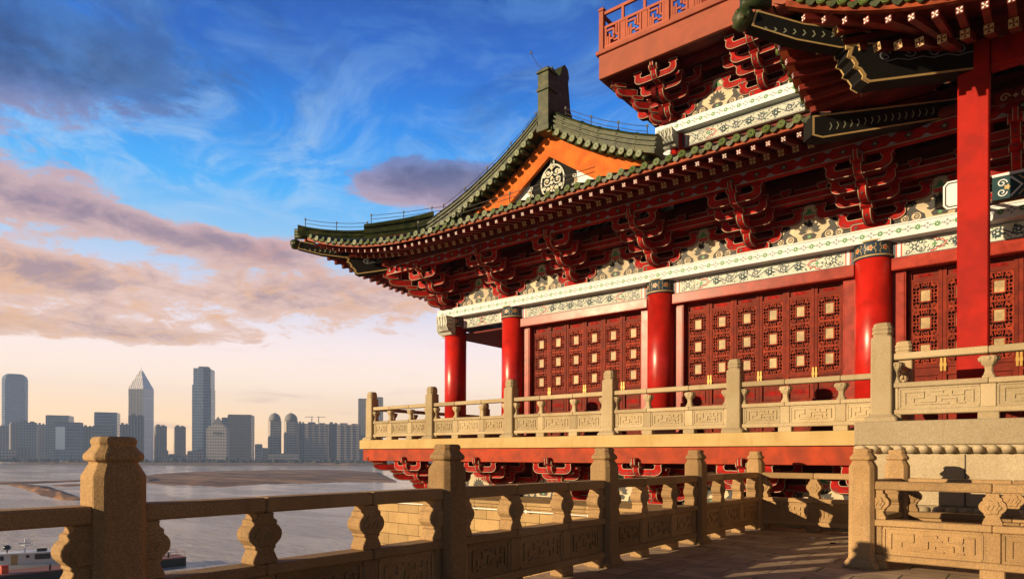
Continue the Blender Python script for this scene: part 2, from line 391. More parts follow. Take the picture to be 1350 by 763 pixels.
# ================================================================== THE SETTING
def CW(lat, dep, z=0.0):            # a spot given by its bearing over the river: lat metres right, dep metres out
    return Vector((lat * ca - dep * sa, lat * sa + dep * ca, z))
def spot(px, dep): return (px - 675) / 871 * dep
WATER = -20.0
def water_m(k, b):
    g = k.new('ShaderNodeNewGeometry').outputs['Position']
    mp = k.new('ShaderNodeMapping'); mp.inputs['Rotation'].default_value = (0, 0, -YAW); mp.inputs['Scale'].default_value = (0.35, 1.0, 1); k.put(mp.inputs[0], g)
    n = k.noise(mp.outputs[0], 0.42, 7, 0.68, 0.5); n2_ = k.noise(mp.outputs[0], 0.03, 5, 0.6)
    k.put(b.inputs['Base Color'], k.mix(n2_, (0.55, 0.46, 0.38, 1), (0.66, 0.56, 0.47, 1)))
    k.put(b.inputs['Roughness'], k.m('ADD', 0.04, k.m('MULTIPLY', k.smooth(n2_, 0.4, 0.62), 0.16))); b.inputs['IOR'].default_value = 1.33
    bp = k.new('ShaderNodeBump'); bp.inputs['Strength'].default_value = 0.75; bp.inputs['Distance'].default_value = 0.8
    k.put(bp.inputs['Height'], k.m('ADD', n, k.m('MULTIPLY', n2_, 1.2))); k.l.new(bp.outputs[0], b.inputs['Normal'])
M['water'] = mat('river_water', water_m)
def sand_m(k, b):
    g = k.new('ShaderNodeNewGeometry').outputs['Position']
    sm = k.new('ShaderNodeMapping'); sm.inputs['Rotation'].default_value = (0, 0, -YAW); sm.inputs['Scale'].default_value = (0.35, 1.3, 1); k.put(sm.inputs[0], g)
    n = k.noise(sm.outputs[0], 0.035, 8, 0.65, 0.5); n2_ = k.noise(g, 0.25, 6, 0.7)
    c = k.ramp(k.m('ADD', k.m('MULTIPLY', n, 0.7), k.m('MULTIPLY', n2_, 0.3)),
               [(0.40, (0.075, 0.034, 0.014, 1)), (0.5, (0.21, 0.098, 0.038, 1)), (0.58, (0.42, 0.23, 0.10, 1))])
    k.put(b.inputs['Base Color'], c); b.inputs['Roughness'].default_value = 0.9
    bp = k.new('ShaderNodeBump'); bp.inputs['Distance'].default_value = 0.6; k.put(bp.inputs['Height'], n2_); k.l.new(bp.outputs[0], b.inputs['Normal'])
M['sand'] = mat('wet_sand', sand_m)
M['bank'] = paint('embankment_earth', (0.20, 0.13, 0.085), 0.9, 0.3, None, 0.3, 0.1, 0.02)
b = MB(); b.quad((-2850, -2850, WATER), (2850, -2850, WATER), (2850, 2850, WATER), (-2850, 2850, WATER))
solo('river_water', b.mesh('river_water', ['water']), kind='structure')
b = MB(); rows = [(1405, -20.6), (1425, -18.8), (1445, -18.2), (1455, -15.2), (1500, -14.4), (2650, -13.5)]
lats = [-1100 + 22 * i for i in range(101)]
b.loft([[CW(x, d_ + (10 * math.sin(x * 0.011) + 6 * math.sin(x * 0.043)) * (i < 3), z_) for x in lats] for i, (d_, z_) in enumerate(rows)], 0, True, False, False)
solo('far_riverbank', b.mesh('far_riverbank', ['bank'], fix=True), kind='structure')

def wpt(px, py):
    d_ = (EYE - WATER) * 871 / (py - (601 + (px - 675) * math.tan(R(0.17)))); return spot(px, d_), d_
def sandbar(name, sl, hgt):
    # resample slices
    S = []
    for i in range(len(sl) - 1):
        for k_ in range(6):
            f = k_ / 6; S.append(tuple(sl[i][j] * (1 - f) + sl[i + 1][j] * f for j in range(3)))
    S.append(sl[-1]); rings = []
    for px, yf, yn in S:
        a, d0 = wpt(px, yf); a2, d1 = wpt(px, yn); r_ = []
        for k_ in range(9):
            f = k_ / 8; pr = math.sin(math.pi * f) ** 0.6
            r_.append(CW(a + (a2 - a) * f, d0 + (d1 - d0) * f + rnd.uniform(-1, 1) * (d0 - d1) * 0.02, WATER - 0.25 + (hgt + 0.25) * pr * (0.9 + 0.14 * rnd.random())))
        rings.append(r_)
    b = MB(); b.loft(rings, 0, True, False, False)
    solo(name, b.mesh(name, ['sand']), kind='structure')
sandbar('river_sandbar', [(150, 630, 633), (185, 627, 636), (215, 623, 641), (260, 620.5, 643), (300, 619.5, 645), (345, 618.8, 641), (400, 618, 640), (455, 618.5, 638), (500, 622, 637), (523, 634, 635.5)], 0.6)
sandbar('sand_spit', [(-30, 634.5, 637), (10, 634.5, 639), (45, 634, 637.5), (80, 633, 636), (120, 632, 634)], 0.7)
sandbar('sand_spit', [(12, 637.5, 639), (34, 638, 645), (58, 639.5, 654), (78, 645, 659.5), (96, 652, 660.5), (107, 657, 659)], 1.0)
sandbar('sand_spit', [(70, 639, 640), (90, 637.5, 641.5), (110, 637, 640.5), (125, 638, 639)], 0.5)

# ------------------------------------------------------------------ terrace ground
b = MB(); b.box(-4.86, 40, -25, 14.1, -18.4, 0.0)
b.mi = [1 if i != 1 else 0 for i in range(6)]
solo('terrace_paving', b.mesh('terrace_paving', ['paver', 'ashlar']), kind='structure')
b = MB(); b.box(-60, 80, -60, 90, -26, -18.45)
solo('near_riverbank', b.mesh('near_riverbank', ['bank']), kind='structure')

# ------------------------------------------------------------------ city across the river
def facade(name, wall, glass, fh, bw, fv=0.45, fu=0.3, gr=0.2, shine=0.5):
    def f(k, b):
        tc_ = k.new('ShaderNodeTexCoord'); x, y, z = k.sep(tc_.outputs['Object'])[0:3]; nx, ny, nz = k.sep(tc_.outputs['Normal'])[0:3]
        u = k.m('ADD', k.m('MULTIPLY', x, k.m('ABSOLUTE', ny)), k.m('MULTIPLY', y, k.m('ABSOLUTE', nx)))
        fu_ = k.m('FRACT', k.m('DIVIDE', u, bw)); fv_ = k.m('FRACT', k.m('DIVIDE', z, fh))
        g = k.m('MULTIPLY', k.m('GREATER_THAN', fu_, fu), k.m('GREATER_THAN', fv_, fv))
        rn = k.new('ShaderNodeTexWhiteNoise'); rn.noise_dimensions = '2D'
        k.put(rn.inputs['Vector'], k.comb(k.m('FLOOR', k.m('DIVIDE', u, bw)), k.m('FLOOR', k.m('DIVIDE', z, fh)), 0.0))
        gc = k.mix(rn.outputs['Value'], (*[c * 0.75 for c in glass], 1), (*[c * 1.35 for c in glass], 1))
        big = k.noise(tc_.outputs['Object'], 0.05, 4)
        gc = k.mix(k.m('MULTIPLY', big, 0.4), gc, (*[c * 0.55 for c in glass], 1))
        k.put(b.inputs['Base Color'], k.mix(g, (*wall, 1), gc))
        k.put(b.inputs['Roughness'], k.m('SUBTRACT', 0.75, k.m('MULTIPLY', g, 0.75 - gr)))
        b.inputs['Specular IOR Level'].default_value = shine
    return mat(name, f)
FA = {'glass': facade('blue_glass_facade', (0.24, 0.30, 0.42), (0.09, 0.14, 0.25), 8.4, 6.0, 0.25, 0.15, 0.15),
      'glassv': facade('ribbed_glass_facade', (0.86, 0.82, 0.84), (0.44, 0.46, 0.55), 60, 5.4, 0.04, 0.5, 0.12),
      'pale': facade('pale_gridded_facade', (0.66, 0.60, 0.54), (0.14, 0.14, 0.17), 7.2, 6.0, 0.45, 0.45, 0.3),
      'dark': facade('dark_office_facade', (0.10, 0.10, 0.115), (0.04, 0.04, 0.05), 7.6, 6.0, 0.35, 0.25, 0.3),
      'flat': facade('apartment_facade', (0.34, 0.31, 0.30), (0.05, 0.05, 0.065), 6.2, 6.6, 0.38, 0.42, 0.4),
      'flat2': facade('balconied_facade', (0.48, 0.42, 0.38), (0.05, 0.05, 0.065), 6.2, 6.0, 0.50, 0.30, 0.4),
      'mid': facade('grey_office_facade', (0.27, 0.29, 0.35), (0.06, 0.08, 0.12), 7.6, 6.0, 0.3, 0.3, 0.25)}
M['mirror'] = plain('mirror_glass', (0.8, 0.8, 0.82), 0.06, 1.0)
M['roofgrey'] = plain('roof_concrete', (0.22, 0.21, 0.2), 0.8)
CG = 'towers of the city across the river'
GZ = -14.6
def cz(py, dep, px=200): return EYE - (py - (601 + (px - 675) * math.tan(R(0.17)))) * dep / 871
def city(name, label, px0, px1, ytop, dep, fac, turn=0.0, depth_m=None, build=None, cat='tower', base=None):
    th = math.atan(((px0 + px1) / 2 - 675) / 871); W = (px1 - px0) / 871 * dep * math.cos(th); H = cz(ytop, dep, px0) - GZ; Dm = depth_m or W * 0.8
    tr = R(turn); W = (W - abs(math.sin(tr)) * Dm) / math.cos(tr) if turn else W
    W = max(W, 4); b = MB()
    if build is None:
        b.box(-W / 2, W / 2, -Dm / 2, Dm / 2, 0, H - 1.5); b.box(-W / 2 + 1.2, W / 2 - 1.2, -Dm / 2 + 1.2, Dm / 2 - 1.2, H - 1.5, H, 1)
    else: build(b, W, Dm, H)
    loc = CW(spot((px0 + px1) / 2, dep + Dm / 2), dep + Dm / 2, GZ)
    o = solo(name, b.mesh(name, [FA[fac], 'roofgrey', 'mirror']), label, cat, loc, YAW - th + tr, CG)
    return o, W, Dm, H
def ring(W, D_, z_, ch=0.0):
    x, y = W / 2, D_ / 2
    if ch <= 0: return [(-x, -y, z_), (x, -y, z_), (x, y, z_), (-x, y, z_)]
    return [(-x + ch, -y, z_), (x - ch, -y, z_), (x, -y + ch, z_), (x, y - ch, z_), (x - ch, y, z_), (-x + ch, y, z_), (-x, y - ch, z_), (-x, -y + ch, z_)]
def b_round(b, W, D_, H): b.loft([ring(W, D_, 0, 9), ring(W, D_, H * 0.93, 9), ring(W * 0.93, D_ * 0.93, H * 0.965, 10), ring(W * 0.62, D_ * 0.7, H, 10)])
city('glass_tower', 'rounded blue glass tower with a slanted crown at the far left of the skyline', 2, 37, 492, 2300, 'glass', build=b_round)
def b_gem(b, W, D_, H):
    hs = H * 0.80; b.loft([ring(W, D_, 0), ring(W, D_, hs)])
    x, y = W / 2, D_ / 2
    b.add([(-x, -y, hs), (x, -y, hs), (x, y, hs), (-x, y, hs), (-x * 0.12, -y * 0.12, H), (x * 0.12, -y * 0.12, H), (x * 0.12, y * 0.12, H), (-x * 0.12, y * 0.12, H)],
          [(0, 1, 5, 4), (1, 2, 6, 5), (2, 3, 7, 6), (3, 0, 4, 7), (4, 5, 6, 7)], 0)
    for i in range(13): xx = -x + W * (i + 0.5) / 13; b.box(xx - 0.7, xx + 0.7, -y - 0.8, -y + 0.2, H * 0.42, hs * 0.985, 1)
    b.box(-0.35, 0.35, -0.35, 0.35, H, H + 12, 1)
city('pointed_tower', 'pale ribbed tower with a pointed glass crown and thin mast', 169, 203, 487, 1900, 'glassv', -32, build=b_gem)
def b_step(b, W, D_, H):
    b.box(-W * 0.5, -W * 0.16, -D_ / 2, D_ / 2, 0, H * 0.80); b.box(-W * 0.44, -W * 0.16, -D_ / 2 + 1, D_ / 2, H * 0.80, H * 0.975)
    b.box(-W * 0.16, W * 0.12, -D_ / 2 - 4, D_ / 2, 0, H * 0.985); b.box(W * 0.12, W * 0.5, -D_ / 2, D_ / 2, 0, H * 0.76)
    b.box(W * 0.12, W * 0.47, -D_ / 2 + 1, D_ / 2, H * 0.76, H * 0.97); b.box(-W * 0.22, W * 0.28, -D_ / 4, D_ / 4, H * 0.97, H, 1)
city('stepped_tower', 'tallest grey glass tower with stepped sides right of the pointed tower', 253, 284, 482, 1900, 'glass', -14, build=b_step)
def b_pyr(b, W, D_, H):
    hs = H * 0.73; b.box(-W / 2, W / 2, -D_ / 2, D_ / 2, 0, hs); b.box(-W * 0.43, W * 0.43, -D_ * 0.43, D_ * 0.43, hs, hs * 1.07)
    b.box(-W * 0.3, W * 0.3, -D_ * 0.3, D_ * 0.3, hs * 1.07, hs * 1.13)
    z0 = hs * 1.13; x = W * 0.27
    b.add([(-x, -x, z0), (x, -x, z0), (x, x, z0), (-x, x, z0), (0, 0, H)], [(0, 1, 4), (1, 2, 4), (2, 3, 4), (3, 0, 4)], 1)
    b.box(-W * 0.18, W * 0.18, -D_ / 2 - 1, -D_ / 2 + 0.5, hs * 0.82, hs * 0.9, 1)
city('pyramid_roof_building', 'white gridded building with a small pyramid roof below the tallest tower', 272, 303, 548, 1620, 'pale', -10, build=b_pyr, cat='building')
def b_dome(b, W, D_, H):
    hb = H * 0.82; b.loft([ring(W, D_, 0, W * 0.18), ring(W, D_, hb, W * 0.18)])
    b.lathe([(W * 0.46, hb), (W * 0.46, hb + H * 0.05), (W * 0.40, hb + H * 0.10), (W * 0.26, hb + H * 0.145), (W * 0.08, H * 0.985), (0.3, H)], n=16, m=1)
for nm, lb, x0, x1 in [('a', 'domed apartment tower left of its twin, standing on the long low podium', 353, 371), ('b', 'domed apartment tower right of its twin, standing on the long low podium', 374, 393)]:
    city('domed_tower', lb, x0, x1, 543, 1700, 'flat2', build=b_dome)
city('low_podium', 'long low podium block in front of the twin domed towers', 351, 394, 597, 1640, 'pale', cat='building')
L_ = [  # name, label, x0, x1, ytop, dep, facade, turn
 ('apartment_block', 'grey apartment slab at the left edge of the photo below the rounded tower', -14, 11, 559, 1850, 'flat', 0),
 ('apartment_block', 'brown apartment slab directly below the rounded glass tower', 12, 25, 556, 1800, 'flat', 10),
 ('apartment_block', 'taller grey slab below the right half of the rounded glass tower', 25, 49, 554, 1820, 'mid', 0),
 ('apartment_block', 'narrow pale stepped block between the rounded tower and the slanted roof block', 49, 60, 557, 1950, 'flat2', 0),
 ('office_block', 'dark office block with a slanting roofline left of the mirror fronted block', 60, 98, 547, 1900, 'mid', -14),
 ('apartment_block', 'narrow brown block just right of the mirror fronted block', 109, 122, 560, 1780, 'flat', 0),
 ('office_block', 'wide flat topped glass office block left of the pointed tower', 124, 159, 543, 1850, 'glass', -10),
 ('office_block', 'lower blue office block in front of the wide flat topped one', 121, 150, 561, 1700, 'mid', 0),
 ('apartment_block', 'small brown block between the flat topped office and the pointed tower', 158, 170, 557, 1760, 'flat', 0),
 ('apartment_block', 'slim grey apartment block standing in front of the pointed tower', 170, 190, 545, 1690, 'flat', 0),
 ('apartment_block', 'apartment block with two roof levels right of the pointed tower', 203, 220, 559, 1780, 'flat', 8),
 ('apartment_block', 'lone slim apartment block between pointed tower and tallest tower', 229, 245, 560, 1750, 'flat2', 6),
 ('office_block', 'brown office block behind the pyramid roofed building', 292, 316, 550, 1820, 'mid', 0),
 ('office_block', 'broad dark office slab right of the pyramid roofed building', 300, 336, 546, 1700, 'dark', -10),
 ('low_building', 'low grey building between the dark office slab and the twin domes', 336, 346, 585, 1650, 'mid', 0),
 ('low_building', 'lowest pale building just left of the twin domes', 345, 353, 590, 1600, 'flat', 0),
 ('apartment_block', 'grey apartment slab tucked behind the right domed tower', 393, 402, 555, 1780, 'flat', 0),
 ('apartment_block', 'wide apartment row under the construction cranes', 402, 433, 556, 1720, 'flat2', 0),
 ('apartment_block', 'dark recessed apartment block between the two wide rows', 433, 446, 556, 1790, 'dark', 0),
 ('apartment_block', 'wide apartment row next to the hall terrace', 444, 476, 557, 1720, 'flat2', 0),
 ('apartment_tower', 'tall slim apartment tower behind the corner post of the hall terrace', 472, 492, 525, 1850, 'flat', 0),
 ('apartment_tower', 'tall slim tower seen through the hall terrace railing', 494, 505, 523, 1850, 'flat', 0),
 ('low_building', 'low white riverside building at the left edge of the photo', -10, 22, 592, 1560, 'pale', 0),
 ('low_building', 'low brown riverside building left of the big corner post', 23, 38, 590, 1570, 'flat', 0),
 ('low_building', 'low long riverside building right of the big corner post', 203, 222, 593, 1560, 'flat', 0),
 ('low_building', 'low riverside building with a stepped roof below the lone slim block', 222, 247, 598, 1550, 'mid', 0),
 ('low_building', 'small pale riverside building left of the pyramid roofed building', 247, 269, 594, 1560, 'pale', 0)]
for nm, lb, x0, x1, yt, dp, fc, tn in L_:
    city(nm, lb, x0, x1, yt, dp, fc, tn, cat='tower' if 'tower' in nm else 'building',
         build=None if nm != 'apartment_block' else (lambda b, W, D_, H: (b.box(-W / 2, W / 2, -D_ / 2, D_ / 2, 0, H * 0.955),
            b.box(-W * 0.38, -W * 0.06, -D_ * 0.3, D_ * 0.3, H * 0.955, H), b.box(W * 0.1, W * 0.36, -D_ * 0.3, D_ * 0.3, H * 0.955, H * 0.985),
            [b.box(-W / 2 + W * (i + 0.3) / 4, -W / 2 + W * (i + 0.62) / 4, -D_ / 2 - 1.6, -D_ / 2, 0, H * 0.94) for i in range(4)])))
o_, W_, D_, H_ = city('mirror_block', 'grey glass block with a bright mirror panel on its left side', 72, 110, 556, 1700, 'glass', 0, cat='building')
b = MB(); b.box(-W_ / 2 + 2, -W_ / 2 + 22, -D_ / 2 - 0.8, -D_ / 2 - 0.1, H_ * 0.30, H_ * 0.88)
part('mirror_panel', b.mesh('mirror_panel', ['mirror']), o_)
for px, lb, sg in [(411, 'thin tower crane with its jib to the left above the apartment rows', -1), (420, 'thin tower crane with its jib to the right above the apartment rows', 1)]:
    dp = 1740; z0 = cz(556, dp, 410); z1 = cz(548.5, dp, 410); r_ = thing('tower_crane', lb, 'crane', CW(spot(px, dp), dp, z0 - 3), YAW, 'cranes on the apartment roofs')
    h_ = z1 - z0 + 3
    b = MB(); b.box(-0.8, 0.8, -0.8, 0.8, 0, h_); part('mast', b.mesh('crane_mast', ['roofgrey']), r_)
    b = MB(); b.box(-6 if sg > 0 else -18, 18 if sg > 0 else 6, -0.5, 0.5, h_ * 0.86, h_ * 0.86 + 1.4); part('jib', b.mesh('crane_jib', ['roofgrey']), r_)
b = MB()
for i in range(420):
    la = rnd.uniform(-1500, -330); dp = rnd.uniform(1470, 1540); hgt = rnd.uniform(3, 9) * (1.5 if rnd.random() < 0.1 else 1); wd = rnd.uniform(5, 13)
    prof = [(wd * 0.5, 0), (wd * rnd.uniform(0.5, 0.7), hgt * 0.35), (wd * 0.42, hgt * 0.75), (wd * 0.1, hgt)]
    p = CW(la, dp, GZ - 0.5); b.lathe(prof, p, 7, 0, False)
M['bush'] = paint('far_foliage', (0.05, 0.052, 0.034), 0.9, 0.4, None, 0, 0.1, 0.05)
solo('bank_trees', b.mesh('bank_trees', ['bush']), 'dark line of distant bushes and trees along the far river bank', 'trees', kind='stuff')

# ------------------------------------------------------------------ boat and pontoon
A0, A1 = CW(-94, 102), CW(-65.2, 130.5)
dirv = (A1 - A0).normalized(); ang = math.atan2(dirv.y, dirv.x); Lp = (A1 - A0).length
M['hull'] = plain('black_hull', (0.02, 0.018, 0.018), 0.5)
M['deck'] = plain('rusty_red_deck', (0.30, 0.12, 0.09), 0.7)
M['bwhite'] = plain('white_boat_paint', (0.78, 0.86, 1.0), 0.4)
M['bglass'] = plain('dark_boat_glass', (0.03, 0.035, 0.045), 0.15)
M['orangeb'] = plain('orange_red_plastic', (0.7, 0.09, 0.03), 0.5)
pt = thing('pontoon', 'long black pontoon with a rusty red deck moored below the balustrade', 'pontoon', (A0.x, A0.y, WATER), ang)
b = MB(); b.box(0, Lp, -2.6, 2.6, -0.3, 1.5); part('hull', b.mesh('pontoon_hull', ['hull'], 0.08), pt)
b = MB(); b.box(-0.05, Lp + 0.05, -2.7, 2.7, 1.502, 1.72); part('deck', b.mesh('pontoon_deck', ['deck'], 0.03), pt)
b = MB()
for sy in (-2.5, 2.5):
    for i in range(8): b.tube([(Lp - 0.2 - i * 1.1, sy, 1.7), (Lp - 0.2 - i * 1.1, sy, 2.75)], 0.035)
    for zz in (2.2, 2.75): b.tube([(Lp - 0.2, sy, zz), (Lp - 7.9, sy, zz)], 0.03)
b.tube([(Lp - 0.2, -2.5, 2.75), (Lp - 0.2, 2.5, 2.75)], 0.03)
part('railing', b.mesh('pontoon_railing', ['deck']), pt)
for xx, yy in [(Lp - 2.8, -1.2), (Lp - 9, -1.8), (Lp - 22, -2.2)]:
    b = MB(); b.lathe([(0.16, 0), (0.16, 0.75), (0.24, 0.8), (0.24, 0.95), (0.12, 1.0)], n=10); part('bollard', b.mesh('bollard', ['hull']), pt, (xx, yy, 1.72))
nv = Vector((-dirv.y, dirv.x, 0))
B0 = CW(spot(-28, 112), 112) + nv * 5.2
bt = thing('patrol_boat', 'white cabin boat with dark windows and a radar mast moored behind the pontoon', 'boat', (B0.x, B0.y, WATER), ang - R(18))
b = MB(); sec = []
for x, wd, zb in [(-2.5, 0.3, 0.9), (0, 1.6, 0.2), (3, 2.0, -0.3), (16.5, 2.0, -0.3), (17.5, 1.9, 0.0)]:
    sec.append([(x, -wd, 1.9 + max(0, (3 - x)) * 0.09), (x, -wd * 0.75, zb), (x, wd * 0.75, zb), (x, wd, 1.9 + max(0, (3 - x)) * 0.09)])
b.loft(sec); part('hull', b.mesh('boat_hull', ['bwhite'], 0.03, True), bt)
b = MB(); b.loft([[(1.5, -1.5, 1.9), (12.2, -1.5, 1.9), (12.2, 1.5, 1.9), (1.5, 1.5, 1.9)], [(3.2, -1.4, 3.9), (11.8, -1.4, 3.9), (11.8, 1.4, 3.9), (3.2, 1.4, 3.9)]])
b.box(3.0, 12.3, -1.6, 1.6, 3.902, 4.02); part('cabin', b.mesh('boat_cabin', ['bwhite'], 0.05), bt)
b = MB(); b.loft([[(12.5, -1.35, 1.9), (16.3, -1.35, 1.9), (16.3, 1.35, 1.9), (12.5, 1.35, 1.9)], [(12.5, -1.3, 3.15), (16.0, -1.3, 3.15), (16.0, 1.3, 3.15), (12.5, 1.3, 3.15)]]); part('aft_cabin', b.mesh('boat_aft_cabin', ['bwhite'], 0.04), bt)
for x0, x1, z0, z1 in [(2.9, 4.4, 2.85, 3.6), (8.9, 11.2, 2.75, 3.7), (7.6, 8.1, 3.1, 3.6), (13.0, 14.2, 2.35, 3.0), (14.6, 15.7, 2.35, 3.0)]:
    b = MB(); b.box(x0, x1, -1.56, -1.40, z0, z1); part('window', b.mesh('boat_window', ['bglass'], 0.04), bt)
b = MB(); b.box(5.4, 6.4, -1.53, -1.38, 1.95, 3.7); part('door', b.mesh('boat_door', ['gold'], 0.03), bt)
b = MB(); b.tube([(7.2, 0, 4.0), (7.2, 0, 6.4)], 0.09); b.tube([(6.6, 0, 5.2), (8.4, 0, 5.2)], 0.05); b.tube([(7.2, 0, 5.6), (8.6, 0, 6.9)], 0.05); b.box(6.3, 8.1, -0.14, 0.14, 5.5, 5.7); part('mast', b.mesh('boat_mast', ['bwhite']), bt)
b = MB(); b.lathe([(0.1, 0), (0.12, 0.5), (0.5, 0.55), (0.62, 0.9), (0.5, 1.25), (0.1, 1.4)], n=14); part('radar_dome', b.mesh('radar_dome', ['bglass']), bt, (4.6, 0, 4.0))
b = MB(); b.box(9.0, 10.5, -0.5, 0.5, 4.02, 4.6); part('roof_box', b.mesh('roof_box', ['bglass'], 0.05), bt)
p = CW(spot(8, 109), 109) + nv * 1.2
b = MB(); b.box(-0.5, 0.5, -0.45, 0.45, 0, 1.25); b.box(-0.56, 0.56, -0.51, 0.51, 1.252, 1.4)
solo('orange_locker', b.mesh('orange_locker', ['orangeb'], 0.06), 'orange red locker standing on the pontoon deck by the boat', 'locker', (p.x, p.y, WATER + 1.72), ang)

# ================================================================== STONE BALUSTRADES
_cache = {}
def sec_ring(hw, ch, z_): return [(-hw + ch, -hw, z_), (hw - ch, -hw, z_), (hw, -hw + ch, z_), (hw, hw - ch, z_), (hw - ch, hw, z_), (-hw + ch, hw, z_), (-hw, hw - ch, z_), (-hw, -hw + ch, z_)]
def post_mesh(kind):
    k_ = ('post', kind)
    if k_ not in _cache:
        b = MB()
        if kind != 'pale':
            pr = [(0, .215, .04), (.05, .215, .05), (.09, .185, .05), (.13, .158, .05), (1.33, .155, .05), (1.375, .135, .048), (1.415, .116, .045), (1.425, .141, .05), (1.448, .148, .05), (1.468, .143, .05),
                  (1.49, .124, .045), (1.52, .105, .04), (1.53, .112, .04), (1.556, .113, .04), (1.575, .100, .04)]
        else:
            pr = [(0, .25, .02), (.06, .25, .03), (.10, .20, .03), (.13, .165, .02), (1.42, .160, .02), (1.44, .150, .03), (1.46, .134, .05), (1.485, .134, .05), (1.49, .148, .05), (1.535, .150, .05), (1.54, .138, .05),
                  (1.56, .138, .05), (1.565, .150, .05), (1.61, .146, .05), (1.615, .132, .05), (1.66, .130, .05), (1.68, .112, .05)]
        b.loft([sec_ring(hw, ch, z_) for z_, hw, ch in pr])
        _cache[k_] = b.mesh('balustrade_post', [kind], 0.007)
    return _cache[k_]
def baluster_mesh(kind):
    k_ = ('bal', kind)
    if k_ not in _cache:
        b = MB()
        if kind != 'pale':
            half = [(0, .098), (.025, .102), (.05, .092), (.085, .074), (.105, .070), (.118, .088), (.135, .082), (.15, .10), (.18, .128), (.21, .138), (.24, .136), (.27, .120), (.295, .092), (.305, .096), (.325, .094), (.335, .072), (.36, .064), (.38, .072)]
            pts = [(x, z_) for z_, x in half] + [(-x, z_) for z_, x in reversed(half)]
            for f_ in (0,):
                F = lambda u, v, w_: (u, w_, v)
                b.plate(pts, F, -.085, .085, 0)
            for s_ in (-1, 1):        # carved boss
                F2 = (lambda s__: (lambda u, v, w_: (u, s__ * w_, v)))(s_)
                ol = flower(0, .212, .098, 6, 36, .22)
                b.add([F2(u, v, .084) for u, v in ol] + [F2(u * .88, .212 + (v - .212) * .88, .100) for u, v in ol], [(i, (i + 1) % 36, 36 + (i + 1) % 36, 36 + i) for i in range(36)] + [tuple(range(36, 72))], 0)
                for k2 in range(3): b.bar((-.06 + .045 * k2, .18), (-.03 + .045 * k2, .245), .014, F2, .098, .108)
            _cache[k_] = b.mesh('baluster', [kind], 0.006)
        else:
            b.loft([sec_ring(hw, ch, z_) for z_, hw, ch in [(0, .085, .02), (.03, .085, .02), (.045, .07, .02), (.11, .052, .02), (.17, .055, .02), (.22, .085, .03), (.255, .10, .03), (.34, .105, .03)]])
            for i in range(8):
                a_ = 2 * math.pi * i / 8; c_ = (math.cos(a_) * .105, math.sin(a_) * .075, .30)
                b.lathe([(0.001, -.05), (.032, -.035), (.045, 0), (.034, .03), (.001, .045)], c_, 8)
                c_ = (math.cos(a_ + .4) * .075, math.sin(a_ + .4) * .06, .235); b.lathe([(0.001, -.04), (.028, -.025), (.036, 0), (.026, .025), (.001, .04)], c_, 8)
            _cache[k_] = b.mesh('baluster', [kind])
    return _cache[k_]
def bar_mesh(kind, nm, L, h, th, ch=0.012):
    k_ = (nm, kind, round(L, 3), h, th)
    if k_ not in _cache:
        b = MB(); b.box(0, L, -th / 2, th / 2, 0, h); _cache[k_] = b.mesh(nm, [kind], ch)
    return _cache[k_]
MEANDER = [[(.04, .10), (.04, .88), (.30, .88), (.30, .50), (.16, .50), (.16, .24)], [(.24, .24), (.46, .24), (.46, .62), (.62, .62)], [(.40, .88), (.56, .88), (.56, .78)],
           [(.54, .24), (.54, .40), (.74, .40), (.74, .10), (.86, .10)], [(.68, .88), (.68, .62), (.84, .62), (.84, .88), (.96, .88), (.96, .12)], [(.84, .48), (.84, .24)], [(.16, .10), (.64, .10)]]
def panel_mesh(kind, L, h, th=.11):
    k_ = ('panel', kind, round(L, 3), h)
    if k_ not in _cache:
        b = MB(); b.box(0, L, -th / 2, th / 2, 0, h)
        for s_ in (-1, 1):
            F = (lambda s__: (lambda u, v, w_: (u, s__ * w_, v)))(s_)
            for q_ in ((.0, .02, L, .02), (.0, h - .02, L, h - .02)): b.bar((q_[0] + .02, q_[1]), (q_[2] - .02, q_[3]), .03, F, th / 2 - .003, th / 2 + .012)
            for x in (.02, L - .02): b.bar((x, .036), (x, h - .036), .03, F, th / 2 - .003, th / 2 + .012)
            for li, ln in enumerate(MEANDER):
                pp = [(.06 + u * (L - .12), .055 + v * (h - .11)) for u, v in ln]
                for i in range(len(pp) - 1):
                    d = (pp[i + 1][0] - pp[i][0], pp[i + 1][1] - pp[i][1]); q2 = math.hypot(*d); e = .012 if i % 2 else 0.0
                    a_ = (pp[i][0] - d[0] / q2 * .0, pp[i][1]); b.bar(a_, pp[i + 1], .017, F, th / 2 - .003, th / 2 + .015 + .0015 * (i % 2) + .0003 * li)
        _cache[k_] = b.mesh('panel', [kind])
    return _cache[k_]
def post(parent, kind, x, y): part('post', post_mesh(kind), parent, (x, y, 0))
